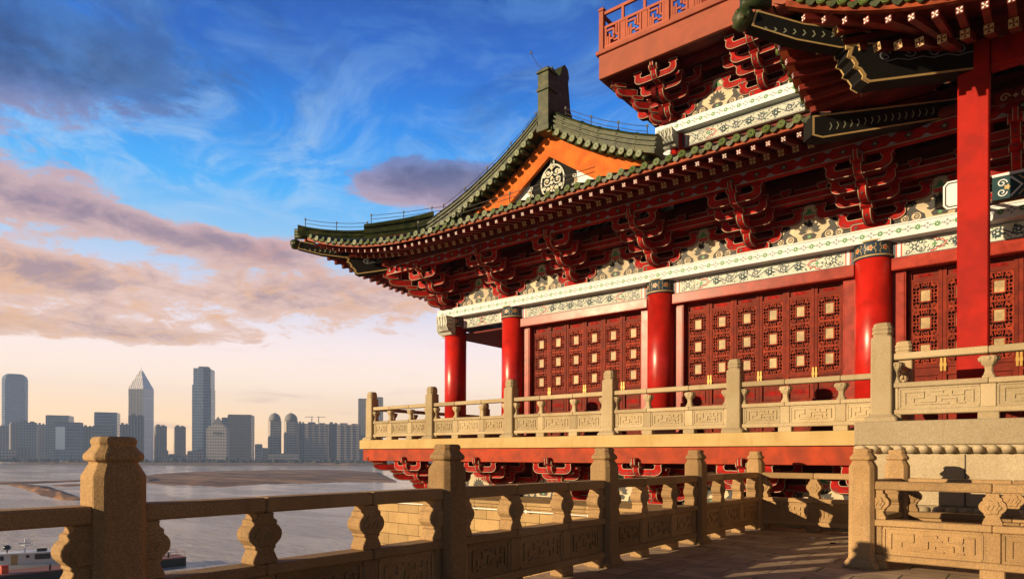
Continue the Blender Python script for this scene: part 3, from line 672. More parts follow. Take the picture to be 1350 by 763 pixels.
def bay(parent, kind, x, y, ang, L, n, hw=.155, half=True):
    """one stretch of balustrade between two posts, along ang from (x, y)"""
    ca_, sa_ = math.cos(ang), math.sin(ang); rot = (0, 0, ang)
    P_ = lambda d, z_: (x + ca_ * d, y + sa_ * d, z_)
    L2 = L - 2 * hw
    jn = [hw - .01] + [L / (n + 1) * (i + 1) for i in range(n)] + [L - hw + .01]
    for a_, e_ in zip(jn[:-1], jn[1:]):
        part('top_rail', bar_mesh(kind, 'top_rail', e_ - a_ - .004, .112, .20, .014), parent, P_(a_ + .002, 1.035), rot)
        part('middle_rail', bar_mesh(kind, 'middle_rail', e_ - a_ - .004, .085, .215), parent, P_(a_ + .002, .565), rot)
    part('bottom_rail', bar_mesh(kind, 'bottom_rail', L2 + .012, .085, .205), parent, P_(hw - .006, .115), rot)
    step = L / (n + 1); cuts = [hw] + [step * (i + 1) for i in range(n)] + [L - hw]; uw = .17 if kind != 'pale' else .20
    for i in range(n):
        part('baluster', baluster_mesh(kind), parent, P_(cuts[i + 1], .652), rot)
        part('upright', bar_mesh(kind, 'upright', uw, .37, .15), parent, P_(cuts[i + 1] - uw / 2, .198), rot)
        part('foot', bar_mesh(kind, 'foot', uw + .08, .118, .19), parent, P_(cuts[i + 1] - uw / 2 - .04, 0), rot)
    for d in (hw + .025, L - hw - .025):
        if half: part('baluster', baluster_mesh(kind), parent, P_(d, .652), rot)
        part('upright', bar_mesh(kind, 'upright', .12, .37, .15), parent, P_(d - .06, .198), rot)
    for d0, d1 in zip(cuts[:-1], cuts[1:]):
        a_ = d0 + (uw / 2 if d0 != hw else .08); e_ = d1 - (uw / 2 if d1 != L - hw else .08)
        part('panel', panel_mesh(kind, e_ - a_, .369), parent, P_(a_, .198), rot)
    for d in (hw, L - hw - .13): part('foot', bar_mesh(kind, 'foot', .13, .118, .19), parent, P_(d, 0), rot)

PX = -4.6
nb = thing('stone_balustrade', 'shaded granite balustrade with octagonal posts running away from the viewer along the river', 'balustrade', (PX, 1.69, 0))
for i in range(-2, 5):
    post(nb, 'stone', 0, 3.015 * i)
    if i < 4: bay(nb, 'stone', 0, 3.015 * i, R(90), 3.015, 2)
rb = thing('stone_balustrade', 'short sunlit balustrade with slanting shadows closing the far end of the terrace', 'balustrade', (PX, 13.75, 0))
bay(rb, 'stone', 0, 0, 0, 2.28, 1)
fb = thing('stone_balustrade', 'sunlit orange balustrade round the stairwell at the lower right corner', 'balustrade', (-1.86, 9.8, 0))
post(fb, 'stone', 0, 0); post(fb, 'stone', 2.8, 0); post(fb, 'stone', 5.6, 0); post(fb, 'stone', .14, 1.72); post(fb, 'stone', 2.94, 1.72); post(fb, 'stone', 5.74, 1.72)
bay(fb, 'stone', 0, 0, 0, 2.8, 1); bay(fb, 'stone', 2.8, 0, 0, 2.8, 1)
bay(fb, 'stone', .14, 1.72, 0, 2.8, 1); bay(fb, 'stone', 2.94, 1.72, 0, 2.8, 1)
bay(fb, 'stone', .0, 0.0, math.atan2(1.72, .14), math.hypot(1.72, .14), 0)
FZ = 2.0
ub = thing('stone_balustrade', 'pale balustrade with flower topped balusters along the edge of the upper terrace', 'balustrade', (-18.3, 14.97, FZ))
ux = [0, 2.98, 6.25, 9.55, 12.83]
for x in ux: post(ub, 'pale', x, 0)
for a_, e_ in zip(ux[:-1], ux[1:]): bay(ub, 'pale', a_, 0, 0, e_ - a_, 2, .16)
bay(ub, "pale", ux[-1], 0, 0, 3.33, 2, .16)
for i in range(3):
    bay(ub, 'pale', 0, 3.0 * i, R(90), 3.0, 2, .16); post(ub, 'pale', 0, 3.0 * (i + 1))
pb = thing('stone_balustrade', 'pale balustrade on the jutting stone base in front of the big red pillar', 'balustrade', (-2.13, 12.78, FZ + .06))
for x in (0, 2.95, 5.9): post(pb, 'pale', x, 0)
bay(pb, 'pale', 0, 0, 0, 2.95, 1, .16); bay(pb, 'pale', 2.95, 0, 0, 2.95, 1, .16)
post(pb, 'pale', 0, 2.25); bay(pb, 'pale', 0, 0, R(90), 2.25, 1, .16)

# ================================================================== STONE BASES
YC, XC = 17.08, -16.3          # line of the front columns, corner column
BAY = 5.305
cols_x = [XC, -13.65, -13.65 + BAY, -13.65 + 2 * BAY, -13.65 + 3 * BAY, -13.65 + 4 * BAY]
b = MB(); b.box(-17.6, -4.87, 14.42, 40, -18.4, 0.10); b.box(-17.72, -4.872, 14.34, 40, 0.102, 0.19)
pod = solo('stone_wall', b.mesh('stone_wall', ['ashlar'], 0.01), 'sunlit yellowish ashlar wall below the hall, seen between the balusters', 'wall')
b = MB(); b.tube([(-17.5, 14.30, -.05), (-4.9, 14.30, -.05)], .022, 8)
for i in range(7): b.box(-17.0 + 2 * i, -16.95 + 2 * i, 14.28, 14.43, -.09, -.01)
solo('pipe', b.mesh('pipe', ['steel']), 'thin white pipe fixed along the ashlar wall behind the balusters', 'pipe')

BX0 = -2.48
def jut_ring(o, z_): return [(BX0 - o, 12.5 - o, z_), (14, 12.5 - o, z_), (14, 17.2, z_), (BX0 - o, 17.2, z_)]
pdm = thing('stone_podium', 'pale granite base with a carved lotus petal band, jutting out under the big red pillar', 'podium', (BX0, 12.5, 0))
b = MB(); b.loft([jut_ring(o, z_) for o, z_ in [(.10, 0.0), (.10, .42), (.02, .46), (.02, .52)]]); part('plinth', b.mesh('podium_plinth', ['podium'], .012), pdm, world=True)
b = MB(); b.loft([jut_ring(o, z_) for o, z_ in [(-.12, .68), (-.12, 1.52)]]); part('die', b.mesh('podium_die', ['podium'], .01), pdm, world=True)
for x in (-.95, .9, 2.7, 4.5):
    b = MB(); b.box(x - .008, x + .008, 12.6115, 12.622, .69, 1.51); part('joint', b.mesh('podium_joint', ['dark']), pdm, world=True)
b = MB(); b.box(BX0 - .03, 14, 12.47, 17.2, 1.665, 2.06)
part('cap_slab', b.mesh('podium_cap', ['podium'], .015), pdm, world=True)
def lotus(z0, h, flip):
    b = MB(); zz = lambda f: z0 + h * (1 - f if flip else f)
    b.loft([jut_ring(o - .01, zz(f)) for o, f in sorted([(-.10, 0), (-.05, .3), (.0, .75), (.0, 1.0)], key=lambda q: zz(q[1]))])
    def petals(n, pos):
        for i in range(n):
            for k_, wd in ((0, .16), (1, .155)):
                c0 = i * .36 + k_ * .18 + .09; rings = []
                for f, r_, dpt in [(0.02, .3, .02), (.15, .8, .05), (.4, 1.0, .085), (.7, .92, .085), (.9, .55, .05), (.98, .1, .01)]:
                    rings.append([pos(c0 + wd * .5 * r_ * math.cos(R(180 - 180 * j / 6)), .02 - dpt * math.sin(R(180 * j / 6)) - .045 * f, zz(f)) for j in range(7)])
                b.loft(rings, 0, True, False, False)
    petals(40, lambda u, o, z_: (BX0 + u, 12.53 + o, z_)); petals(12, lambda u, o, z_: (BX0 + .03 + o, 12.5 + u, z_))
    return b
part('lotus_band', lotus(1.53, .135, False).mesh('lotus_band', ['podium']), pdm, world=True)
part('lotus_band', lotus(.52, .155, True).mesh('lower_lotus_band', ['podium']), pdm, world=True)

# ================================================================== THE HALL
hall = thing('temple_hall', 'ornate red Chinese hall with green tiled upturned roofs, painted brackets and carved doors', 'temple', (-9, 15, 0))
def H(name, me, loc=(0, 0, 0), rot=(0, 0, 0), scale=(1, 1, 1), label=None): return part(name, me, hall, loc, rot, scale, label, world=True)
SX0 = -18.62
b = MB(); b.box(SX0, BX0 - .032, 14.68, 40, 1.70, FZ); b.box(BX0 - .032, 14, 17.2, 40, 1.70, FZ); b.box(BX0 + .3, 14, 12.9, 17.2, 2.07, 2.075)
H('terrace_slab', b.mesh('terrace_slab', ['slab'], .012))
b = MB(); b.box(SX0 + .09, BX0 - .034, 14.76, 39.9, 1.29, 1.698); H('edge_beam', b.mesh('edge_beam', ['beamred'], .008))
b = MB(); b.box(-16.7, BX0 - .036, 16.45, 39, .19, 1.288); H('lower_wall', b.mesh('lower_wall', ['soffit']))

# ---- columns
b = MB(); b.lathe([(.385, 0.16), (.385, 3.98)], n=36); CM = b.mesh('column_shaft', ['red'])
b = MB(); b.lathe([(.50, 0), (.52, .06), (.50, .12), (.43, .16), (.385, .162)], n=32); CB = b.mesh('column_base', ['pale'])
b = MB(); b.lathe([(.40, 3.97), (.415, 3.99), (.415, 4.03), (.395, 4.04), (.395, 4.31), (.41, 4.32), (.41, 4.36), (.385, 4.365)], n=36, m=0)
for k_ in range(8):
    a0 = 2 * math.pi * k_ / 8
    F = lambda u, v, w_: ((.397 + w_) * math.cos(a0 + u / .397), (.397 + w_) * math.sin(a0 + u / .397), v)
    b.add([F(u, v, .002) for u, v in flower(0, 4.18, .072, 5, 20, .4)], [tuple(range(20))], 1)
    b.add([F(u, v, .004) for u, v in flower(0, 4.18, .04, 5, 20, .4)], [tuple(range(20))], 2)
    for sg in (-1, 1): b.ribbon([(sg * (.1 + .02 * math.sin(q_ * 1.2)), 4.06 + .028 * q_) for q_ in range(9)], .012, F, .003, 1)
for z_ in (4.00, 4.335):
    b.lathe([(.417, z_), (.4175, z_ + .014), (.417, z_ + .028)], n=36, m=1)
CC = b.mesh('capital_band', ['navy', 'gold', 'bred'])
col_objs = [(x, YC) for x in cols_x] + [(XC, 20.25), (XC, 25.5), (XC, 30.8)]
for x, y in col_objs:
    c = H('column', CM, (x, y, FZ)); part('capital_band', CC, c); part('column_base', CB, c)

# ---- walls behind the doors, lintels, friezes, white beam
b = MB(); b.box(-13.6, 14, 17.46, 17.6, FZ, 8.4); b.box(-13.6, -13.45, 17.6, 39, FZ, 8.4); b.box(-16.8, -13.602, 17.2, 38, 5.75, 5.8)
H('wall', b.mesh('hall_wall', ['door']))
b = MB(); b.box(-16.5, 14, 17.05, 17.12, 6.62, 8.3); H('bracket_backboard', b.mesh('bracket_backboard', ['soffit']))
def frieze_mesh(L, nm):
    """painted beam: cream field, striped ends, cloud-headed cartouches, vine with rosettes"""
    b = MB(); b.box(0, L, 0, .12, 0, .37, 0); F = lambda u, v, w_: (u, -w_, v)
    for z_ in (.012, .345): b.bar((0, z_ + .006), (L, z_ + .006), .014, F, -.002, .003, 1)
    for e in (0, 1):
        X = (lambda u: u) if not e else (lambda u: L - u)
        for u0, u1, m_ in [(0, .05, 3), (.055, .085, 4), (.09, .15, 2), (.155, .18, 4)]:
            b.poly([(X(u0), .02), (X(u1), .02), (X(u1), .35), (X(u0), .35)], F, .004, m_)
        # rosette field next to the stripes
        cx = X(.42)
        b.poly(flower(cx, .185, .085, 6, 36, .5), F, .003, 1); b.poly(flower(cx, .185, .035, 5, 20, .4), F, .005, 0)
        for sx in (-1, 1):
            for sz in (-1, 1):
                b.ribbon(spiral(cx + sx * .13, .185 + sz * .085, .06, .012, 90 * (1 - sx) + 20, sx * sz * 1.1), .017, F, .003, 1)
                b.ribbon([(cx + sx * .02, .185 + sz * .03), (cx + sx * .07, .185 + sz * .11), (cx + sx * .12, .185 + sz * .14)], .02, F, .0035, 5, True)
        # cartouche head
        c0 = .72
        pts = [(c0, .04), (c0 + .10, .06), (c0 + .13, .11), (c0 + .22, .10), (c0 + .30, .185), (c0 + .22, .27), (c0 + .13, .26), (c0 + .10, .31), (c0, .33)]
        b.ribbon([(X(u), v) for u, v in pts], .03, F, .004, 4); b.ribbon([(X(u - .045), .185 + (v - .185) * .8) for u, v in pts], .02, F, .004, 1)
        b.poly(flower(X(c0 + .08), .185, .055, 4, 24, .5), F, .004, 6)
        b.ribbon([(X(c0 - .06 + u_), .185 + v_) for u_, v_ in spiral(0, 0, .08, .02, 100, .8)], .012, F, .0045, 1)
    a_, e_ = 1.05, L - 1.05
    if e_ > a_ + .4:
        n = max(2, int((e_ - a_) / .34)); st = (e_ - a_) / n
        b.ribbon([(a_ + (e_ - a_) * i / (n * 8), .185 + .075 * math.sin(math.pi * i / 8)) for i in range(n * 8 + 1)], .024, F, .003, 1)
        for i in range(n):
            cx = a_ + st * (i + .5); s_ = 1 if i % 2 == 0 else -1
            b.ribbon(spiral(cx, .185 - s_ * .015, .11, .02, -90 * s_ + 180, s_ * 1.2), .026, F, .0035, 1)
            b.poly(flower(cx, .185 - s_ * .02, .075 if i % 2 else .09, 6, 36, .45), F, .0042, 1 if i % 2 else 5); b.poly(flower(cx, .185 - s_ * .02, .03, 5, 20, .3), F, .006, 0)
            for k_ in range(4):
                aa = R(40 + 90 * k_ + 20 * s_); p0 = (cx + .08 * math.cos(aa), .185 + .08 * math.sin(aa)); p1 = (cx + .15 * math.cos(aa + .25), .185 + min(.13, max(-.13, .14 * math.sin(aa + .25))))
                b.ribbon([p0, ((p0[0] + p1[0]) / 2 + .01, (p0[1] + p1[1]) / 2 + .012), p1], .042, F, .003 + .0004 * k_, 5 if k_ % 2 else 1, True)
    for i in range(int(L * 42)):
        u, v = rnd.uniform(.25, L - .25), rnd.uniform(.045, .325); a_ = rnd.uniform(0, 6.28); r_ = rnd.uniform(.018, .04)
        b.add([F(u + r_ * math.cos(a_), v + r_ * math.sin(a_), .0024), F(u + .4 * r_ * math.cos(a_ + 1.6), v + .4 * r_ * math.sin(a_ + 1.6), .0024), F(u - r_ * math.cos(a_), v - r_ * math.sin(a_), .0024), F(u + .4 * r_ * math.cos(a_ - 1.6), v + .4 * r_ * math.sin(a_ - 1.6), .0024)], [(0, 1, 2, 3)], rnd.choice((1, 5, 5, 6)))
    return b.mesh(nm, ['cream', 'navy', 'white', 'navy', 'bred', 'teal', 'green'])
spans = [(cols_x[i] + .40, cols_x[i + 1] - .40) for i in range(5)]
for i, (a_, e_) in enumerate(spans):
    H('painted_frieze', frieze_mesh(e_ - a_, 'painted_frieze'), (a_, 17.0, 5.935))
    if i:
        b = MB(); b.box(a_ - .02, e_ + .02, 16.94, 17.2, 5.655, 5.932); b.box(a_ - .02, e_ + .02, 16.93, 16.96, 5.66, 5.70)
        H('lintel', b.mesh('lintel', ['jamb'], .012))
H('painted_frieze', frieze_mesh(2.37, 'side_frieze'), (XC + .06, 19.85, 5.935), (0, 0, R(-90)))
H('painted_frieze', frieze_mesh(4.4, 'side_frieze_long'), (XC + .06, 25.1, 5.935), (0, 0, R(-90)))
def flowerband(b, u0, u1, F, zc_, w_=.003):
    n = int((u1 - u0) / .36)
    for i in range(n + 1):
        u = u0 + (u1 - u0) * i / n
        b.poly(flower(u, zc_, .066, 8, 32, .35), F, w_, 1); b.poly(flower(u, zc_, .018, 4, 8, .1), F, w_ + .002, 0)
        for sg in (-1, 1): b.ribbon([(u + sg * .06, zc_), (u + sg * .085, zc_ + .004), (u + sg * .105, zc_)], .018, F, w_, 1)
        if i < n:
            c = u + (u1 - u0) / n / 2
            for du, dv in ((0, .045), (0, -.045), (.05, 0), (-.05, 0)): b.poly(flower(c + du, zc_ + dv, .028, 3, 12, .3), F, w_, 2)
b = MB(); b.box(-16.85, 14, 16.72, 17.30, 6.315, 6.615, 0); flowerband(b, -16.6, 13.8, FX(16.72), 6.465)
b.box(-16.85, 14, 16.70, 16.74, 6.312, 6.345, 0); b.box(-16.85, 14, 16.70, 16.74, 6.588, 6.618, 0)
H('white_beam', b.mesh('white_beam', ['white', 'green', 'grey']))
b = MB(); b.box(-16.86, -16.30, 17.305, 38, 6.313, 6.613, 0); flowerband(b, 17.5, 37.8, FS(-16.86), 6.465); H('white_beam', b.mesh('side_white_beam', ['white', 'green', 'grey']))
# corner scroll blocks under the white beam
def nose_mesh():
    b = MB(); pts = [(0, 0), (.05, -.16), (.02, -.24), (.12, -.36), (.22, -.37), (.30, -.44), (.62, -.44), (.62, 0)]
    b.plate(pts, lambda u, v, w_: (u, w_, v), -.24, .24, 0, 1, 0, .02, .04)
    for v0 in (-.1, -.2, -.3):
        b.ribbon([(.12, v0), (.28, v0 - .01), (.40, v0 + .04)], .02, lambda u, v, w_: (u, -.24 - w_, v), .003, 1, True)
    for k_ in (-1, 0, 1): b.ribbon([(k_ * .13, -.02), (k_ * .12, -.2), (k_ * .08, -.33)], .03, lambda u, v, w_: (-.004 + (.03 if v < -.1 else .01) - .06, u, v), 0, 1)
    return b.mesh('corner_scroll_block', ['cream', 'dark'])
NM = nose_mesh()
H('corner_scroll_block', NM, (XC - .72, YC - .02, 6.31), (0, 0, 0), (1, 1, 1.45)); H('corner_scroll_block', NM, (XC + .02, YC - .76, 6.312), (0, 0, R(90)), (1, 1, 1.4))

# ---- doors
LW, LH = .655, 3.62
def door_body():
    b = MB(); F = lambda u, v, w_: (u, -w_, v)
    for x0, x1 in ((.004, .075), (LW - .075, LW - .004)): b.box(x0, x1, -.05, .03, 0, LH)
    for z0, z1 in ((0, .09), (.76, .84), (1.24, 1.30), (1.42, 1.50), (3.34, 3.41), (3.55, LH)): b.box(.075, LW - .075, -.045, .025, z0, z1)
    b.box(.075, LW - .075, -.012, .02, 1.30, 1.42)
    for z0, z1, n in ((.09, .76, 4), (.84, 1.24, 3), (3.41, 3.55, 1)):
        b.box(.075, LW - .075, -.005, .015, z0, z1)
        x0, x1 = .115, LW - .115; h = z1 - z0; g_ = .035 if n > 1 else .015
        fr = [(x0, z0 + g_), (x1, z0 + g_), (x1, z1 - g_), (x0, z1 - g_)]
        if n > 1: b.plate(fr, F, .0, .026, 0, 0, 0, .02, .03, False)
        cx, cz_ = LW / 2, (z0 + z1) / 2
        for sg in (-1, 1):
            for k_ in range(n if n > 1 else 2):
                r_ = min(.055, h * .28)
                b.ribbon(spiral(cx + sg * (.06 + .055 * k_), cz_ + (.05 * (k_ % 2) - .025 if n > 1 else 0), r_, .01, 40 * k_ + 90, sg * 1.3), .018, F, .030 if n > 1 else .012, 1)
        b.poly(flower(cx, cz_, min(.07, h * .3), 6, 36, .4), F, .031 if n > 1 else .013, 1)
    return b.mesh('door_leaf', ['door', 'brk'], 0)
def lattice_mesh():
    b = MB(); F = lambda u, v, w_: (u, -w_, v)
    x0, x1 = .078, LW - .078; z0, z1 = 1.505, 3.335; n = 3; h = (z1 - z0) / n; cx = LW / 2
    b.box(x0, x1, .032, .036, z0, z1, 1)
    for i in range(n):
        a_, e_ = z0 + h * i, z0 + h * (i + 1); cz_ = (a_ + e_) / 2; pw, ph = .094, .124
        fr = lambda hw, hh: [(cx - hw, cz_ - hh), (cx + hw, cz_ - hh), (cx + hw, cz_ + hh), (cx - hw, cz_ + hh)]
        for hw, hh, wd in ((x1 - cx - .012, h / 2 - .012, .024), (pw + .014, ph + .014, .030), (.168, .232, .02)):
            q_ = fr(hw, hh)
            for j in range(4):
                p, r_ = q_[j], q_[(j + 1) % 4]; e2 = .0008 * (j % 2)
                if wd == .02:      # broken fret ring
                    d = (r_[0] - p[0], r_[1] - p[1])
                    for f0, f1 in ((.0, .16), (.27, .40), (.60, .73), (.84, 1.0)):
                        b.bar((p[0] + d[0] * f0, p[1] + d[1] * f0), (p[0] + d[0] * f1, p[1] + d[1] * f1), wd, F, -.028, .028 + e2, 0)
                else: b.bar(p, r_, wd, F, -.03, .034 + e2, 0)
        # linking studs, corner scrolls
        for sx in (-1, 1):
            for sz in (-1, 1):
                b.ribbon(arc(cx + sx * .175, cz_ + sz * .238, .045, 0, 360, 10), .020, F, .03, 0)
                b.bar((cx + sx * .13, cz_ + sz * .19), (cx + sx * .235, cz_ + sz * .292), .018, F, -.02, .026, 0)
            for v in (-.20, -.12, -.04, .04, .12, .20):
                b.bar((cx + sx * .118, cz_ + v), (cx + sx * (.24 if int(abs(v) * 100) % 8 else .18), cz_ + v * 1.06), .016, F, -.02, .025, 0)
            b.ribbon(arc(cx + sx * .19, cz_, .036, 0, 360, 10), .020, F, .03, 0)
            b.ribbon(arc(cx, cz_ + sx * .245, .032, 0, 360, 10), .020, F, .031, 0)
            for u in (-.10, -.055, .055, .10): b.bar((cx + u, cz_ + sx * .178), (cx + u * 1.3, cz_ + sx * .296), .016, F, -.02, .0255, 0)
    return b.mesh('lattice', ['fret', 'black'])
DB, LM = door_body(), lattice_mesh()
b = MB(); b.box(-.093, .093, -.012, .012, -.123, .123); PM = b.mesh('pane', ['pane'])
b = MB(); b.box(-.022, .022, -.062, -.052, 1.32, 1.62); b.box(-.03, .03, -.066, -.0625, 1.42, 1.5); HM = b.mesh('brass_plate', ['brass'], .003)
def doors(x0, x1, n=6):
    wl = (x1 - x0) / n
    for i in range(n):
        o = H('door_leaf', DB, (x0 + wl * i, 17.30 + rnd.uniform(-.006, .006), 2.04), (0, 0, R(rnd.uniform(-.7, .7))), (wl / LW, 1, 1)); part('lattice', LM, o)
        for k_ in range(3): part('pane', PM, o, (LW / 2, .0, 1.505 + .61 * (k_ + .5)))
        if i % 2 == 0: part('brass_plate', HM, o, (LW - .02, 0, 0))
        elif i % 2: part('brass_plate', HM, o, (.045, 0, 0))
for (c0, c1) in [(cols_x[i], cols_x[i + 1]) for i in range(1, 5)]:
    x0, x1 = c0 + .66, c1 - .66
    doors(x0, x1)
    for a_, e_ in ((c0 + .30, x0 - .01), (x1 + .01, c1 - .30)):
        b = MB(); b.box(a_, e_, 17.10, 17.34, FZ, 5.652); b.box(a_ + .03, e_ - .03, 17.085, 17.11, FZ + .1, 5.6); H('door_jamb', b.mesh('door_jamb', ['jamb'], .012))
    b = MB(); b.box(x0 - .3, x1 + .3, 17.16, 17.42, FZ, 2.04); H('door_sill', b.mesh('door_sill', ['door'], .01))

# ---- bracket sets
def arm_poly(wd, h=.40):
    x = wd / 2
    right = [(x - .24, 0)] + arc(x - .24, .17, .215, -90, -8, 6, .17)[1:] + [(x - .03, .235), (x - .045, .265), (x, .30), (x, h), (x - .27, h), (x - .27, .30), (x - .225, .265), (x - .235, .245)] + arc(x - .285, .23, .05, 0, -90, 3, .04) + [(.08, .19)]
    left = [(-u, v) for u, v in reversed(right)]
    return right + left
def arm_mesh(wd, nm='bracket_arm', th=.19):
    b = MB(); F = lambda u, v, w_: (u, -w_, v)
    b.plate(arm_poly(wd), F, -th / 2, th / 2, 0, 1, 2, .010, .021)
    x = wd / 2
    for sg in (-1, 1):
        b.ribbon(spiral(sg * (x - .17), .10, .05, .012, 200 if sg > 0 else -20, sg * 1.1), .011, F, th / 2 + .002, 3)
        if wd > 1: b.ribbon([(sg * .15, .075), (sg * (x * .45), .095), (sg * (x * .62), .06), (sg * (x - .30), .085)], .013, F, th / 2 + .002, 3)
        b.poly(flower(sg * (x - .12), .35, .034, 4, 16, .4), F, th / 2 + .002, 3)
    return b.mesh(nm, ['brk', 'trim', 'brk_shade', 'dark'])
ARM = {wd: arm_mesh(wd) for wd in (1.35, 1.45, 2.1, 2.4)}
def tongue_mesh():
    """the block on the beam and the stepped curved tongues that reach out (local -Y is outwards)"""
    b = MB(); F = lambda u, v, w_: (u, -w_, v)
    b.plate([(-.42, 0), (.42, 0), (.42, .15), (.36, .19), (-.36, .19), (-.42, .15)], F, -.12, .20, 0, 1, 2, .012, .026)
    for sg in (-1, 1): b.poly(flower(sg * .3, .09, .045, 5, 20, .5), F, .203, 3)
    def strip(prof, wd, p_in):           # prof: outward distance p, height z along the outer curve
        hw = wd / 2; xs = [-hw, -hw + .014, -hw + .028, hw - .028, hw - .014, hw]; ms = [2, 1, 0, 1, 2]
        for (p0, z0), (p1, z1) in zip(prof[:-1], prof[1:]):
            for j in range(5): b.quad((xs[j], -p0, z0), (xs[j + 1], -p0, z0), (xs[j + 1], -p1, z1), (xs[j], -p1, z1), ms[j])
        side = prof + [(p_in, prof[-1][1]), (p_in, prof[0][1])]
        for sg in (-1, 1):
            Fs = (lambda s__: (lambda u, v, w_: (s__ * (hw + w_), -u, v)))(sg)
            A, B = inset(side, .010), inset(side, .022); n = len(side)
            for P_, Q_, m_ in ((side, A, 2), (A, B, 1)): b.add([Fs(u, v, 0) for u, v in P_] + [Fs(u, v, 0) for u, v in Q_], [(i, (i + 1) % n, n + (i + 1) % n, n + i) for i in range(n)], m_)
            b.poly(B, Fs, 0, 0)
    for k_ in range(3):
        p0, z0 = .12 + .49 * k_, .10 + .34 * k_
        crv = [(p0 + .10, z0)] + [(p0 + .28 + .26 * math.sin(R(a_)), z0 + .20 - .20 * math.cos(R(a_))) for a_ in (0, 20, 40, 60, 75, 88)] + [(p0 + .53, z0 + .235)]
        strip(crv, .19, p0 - .06)
        strip([(p0 + .51, z0 + .235), (p0 + .60, z0 + .29), (p0 + .60, z0 + .375), (p0 + .58, z0 + .376)], .27, p0 + .28)
        b.poly(flower(0, z0 + .33, .035, 4, 16, .4), lambda u, v, w_: (u, -(p0 + .602 + w_), v), .0, 3)
        b.poly([(-.02, z0 + .08), (.02, z0 + .08), (.012, z0 + .19), (-.012, z0 + .19)], lambda u, v, w_: (u, -(p0 + .5 + (v - z0 - .1) * .28 + w_), v), .012, 3)
    strip([(1.58, 1.02), (1.78, 1.09), (1.80, 1.24), (1.70, 1.26)], .12, 1.3)
    return b.mesh('bracket_set', ['brk', 'trim', 'brk_shade', 'dark'])
TM = tongue_mesh()
def bracket(x, y, z_, rz=0, sy=1.0, arms=True):
    o = H('bracket_set', TM, (x, y, z_), (0, 0, rz), (1, sy, 1))
    if arms:
        for wd, p, zz in ((1.45, .06, .12), (2.4, .055, .46), (1.35, .52, .46), (2.1, .51, .80), (1.35, .99, .62), (1.35, 1.42, .80)):
            part('bracket_arm', ARM[wd], o, (0, -p, zz))
    return o
ZB = 6.62
for x in [XC + 2.65 * i for i in range(1, 10)]: bracket(x, 16.95, ZB)
bracket(XC, 16.95, ZB); bracket(XC - .13, YC - .05, ZB, R(-90)); bracket(XC - .05, 17.0, ZB, R(-45), 1.38, False)
for y in (19.7, 22.35, 25.0): bracket(XC - .13, y, ZB, R(-90))
# lower sets under the terrace slab
for x in [-13.2 + 2.65 * i for i in range(5)]: bracket(x, 16.4, .17)
bracket(-16.4, 16.4, .17); bracket(-16.65, 16.75, .17, R(-90)); bracket(-16.55, 16.5, .17, R(-45), 1.38, False)
for y in (19.4, 22.0): bracket(-16.65, y, .17, R(-90))

# ---- cloud boards between the bracket sets
def cloud_board():
    b = MB(); F = lambda u, v, w_: (u, -w_, v)
    half = [(.0, .90), (.09, .895), (.16, .86), (.20, .78), (.25, .70), (.34, .66), (.40, .58), (.44, .48), (.53, .42), (.62, .40), (.70, .32), (.75, .22), (.83, .18), (.92, .15), (.98, .09), (1.0, 0)]
    pts = [(u, v) for u, v in reversed(half)] + [(-u, v) for u, v in half[1:]]
    b.plate(pts, F, 0, .05, 0, 1, 1, .0, .022, False)
    w0 = .053
    b.poly([(-.13, .06), (.13, .06), (.17, .14), (.10, .20), (-.10, .20), (-.17, .14)], F, w0, 1); b.poly(flower(0, .12, .05, 5, 20, .4), F, w0 + .002, 2)
    for k_ in range(-4, 5):
        a_ = R(90 + k_ * 21); L = .34 - .020 * abs(k_)
        c = (math.cos(a_), math.sin(a_)); n_ = (-c[1], c[0])
        b.poly([(c[0] * .05, .22 + c[1] * .05), (c[0] * L * .7 + n_[0] * .045, .22 + c[1] * L * .7 + n_[1] * .045), (c[0] * L, .22 + c[1] * L), (c[0] * L * .7 - n_[0] * .045, .22 + c[1] * L * .7 - n_[1] * .045)], F, w0 + .0006 * (k_ + 5), 3)
    b.poly([(-.10, .54), (.10, .54), (.14, .63), (-.14, .63)], F, w0 + .008, 4)
    b.poly([(-.16, .65), (.16, .65), (.06, .71), (.035, .78), (-.035, .78), (-.06, .71)], F, w0 + .008, 2)
    for sg in (-1, 1):
        S_ = lambda pp: [(sg * u, v) for u, v in pp]
        b.poly(S_([(.26, .02), (.94, .02), (.90, .10), (.74, .15), (.62, .24), (.54, .40), (.48, .46), (.42, .40), (.46, .30), (.38, .22), (.28, .14)]), F, w0, 5)
        for cx, cy, r0, a0 in ((.44, .11, .085, 60), (.66, .10, .07, 120)):
            b.poly([(sg * (cx + r0 * 1.1 * math.cos(R(q_ * 30))), cy + r0 * 1.1 * math.sin(R(q_ * 30))) for q_ in range(12)], F, w0 + .002, 6)
            b.ribbon(S_(spiral(cx, cy, r0 * .8, .012, a0, 1.3, 18)), .022, F, w0 + .004, 5)
    return b.mesh('cloud_board', ['tan', 'dark', 'green', 'dark', 'bred', 'dark', 'tan'])
CBM = cloud_board()
for i in range(9): H('cloud_board', CBM, (XC + 2.65 * (i + .5), 16.88, ZB + .002))
for i in range(5): H('cloud_board', CBM, (-14.55 + 2.65 * i, 16.42, .2))
for y in (18.35, 21.0, 23.7): H('cloud_board', CBM, (XC - .16, y, ZB + .002), (0, 0, R(-90)))
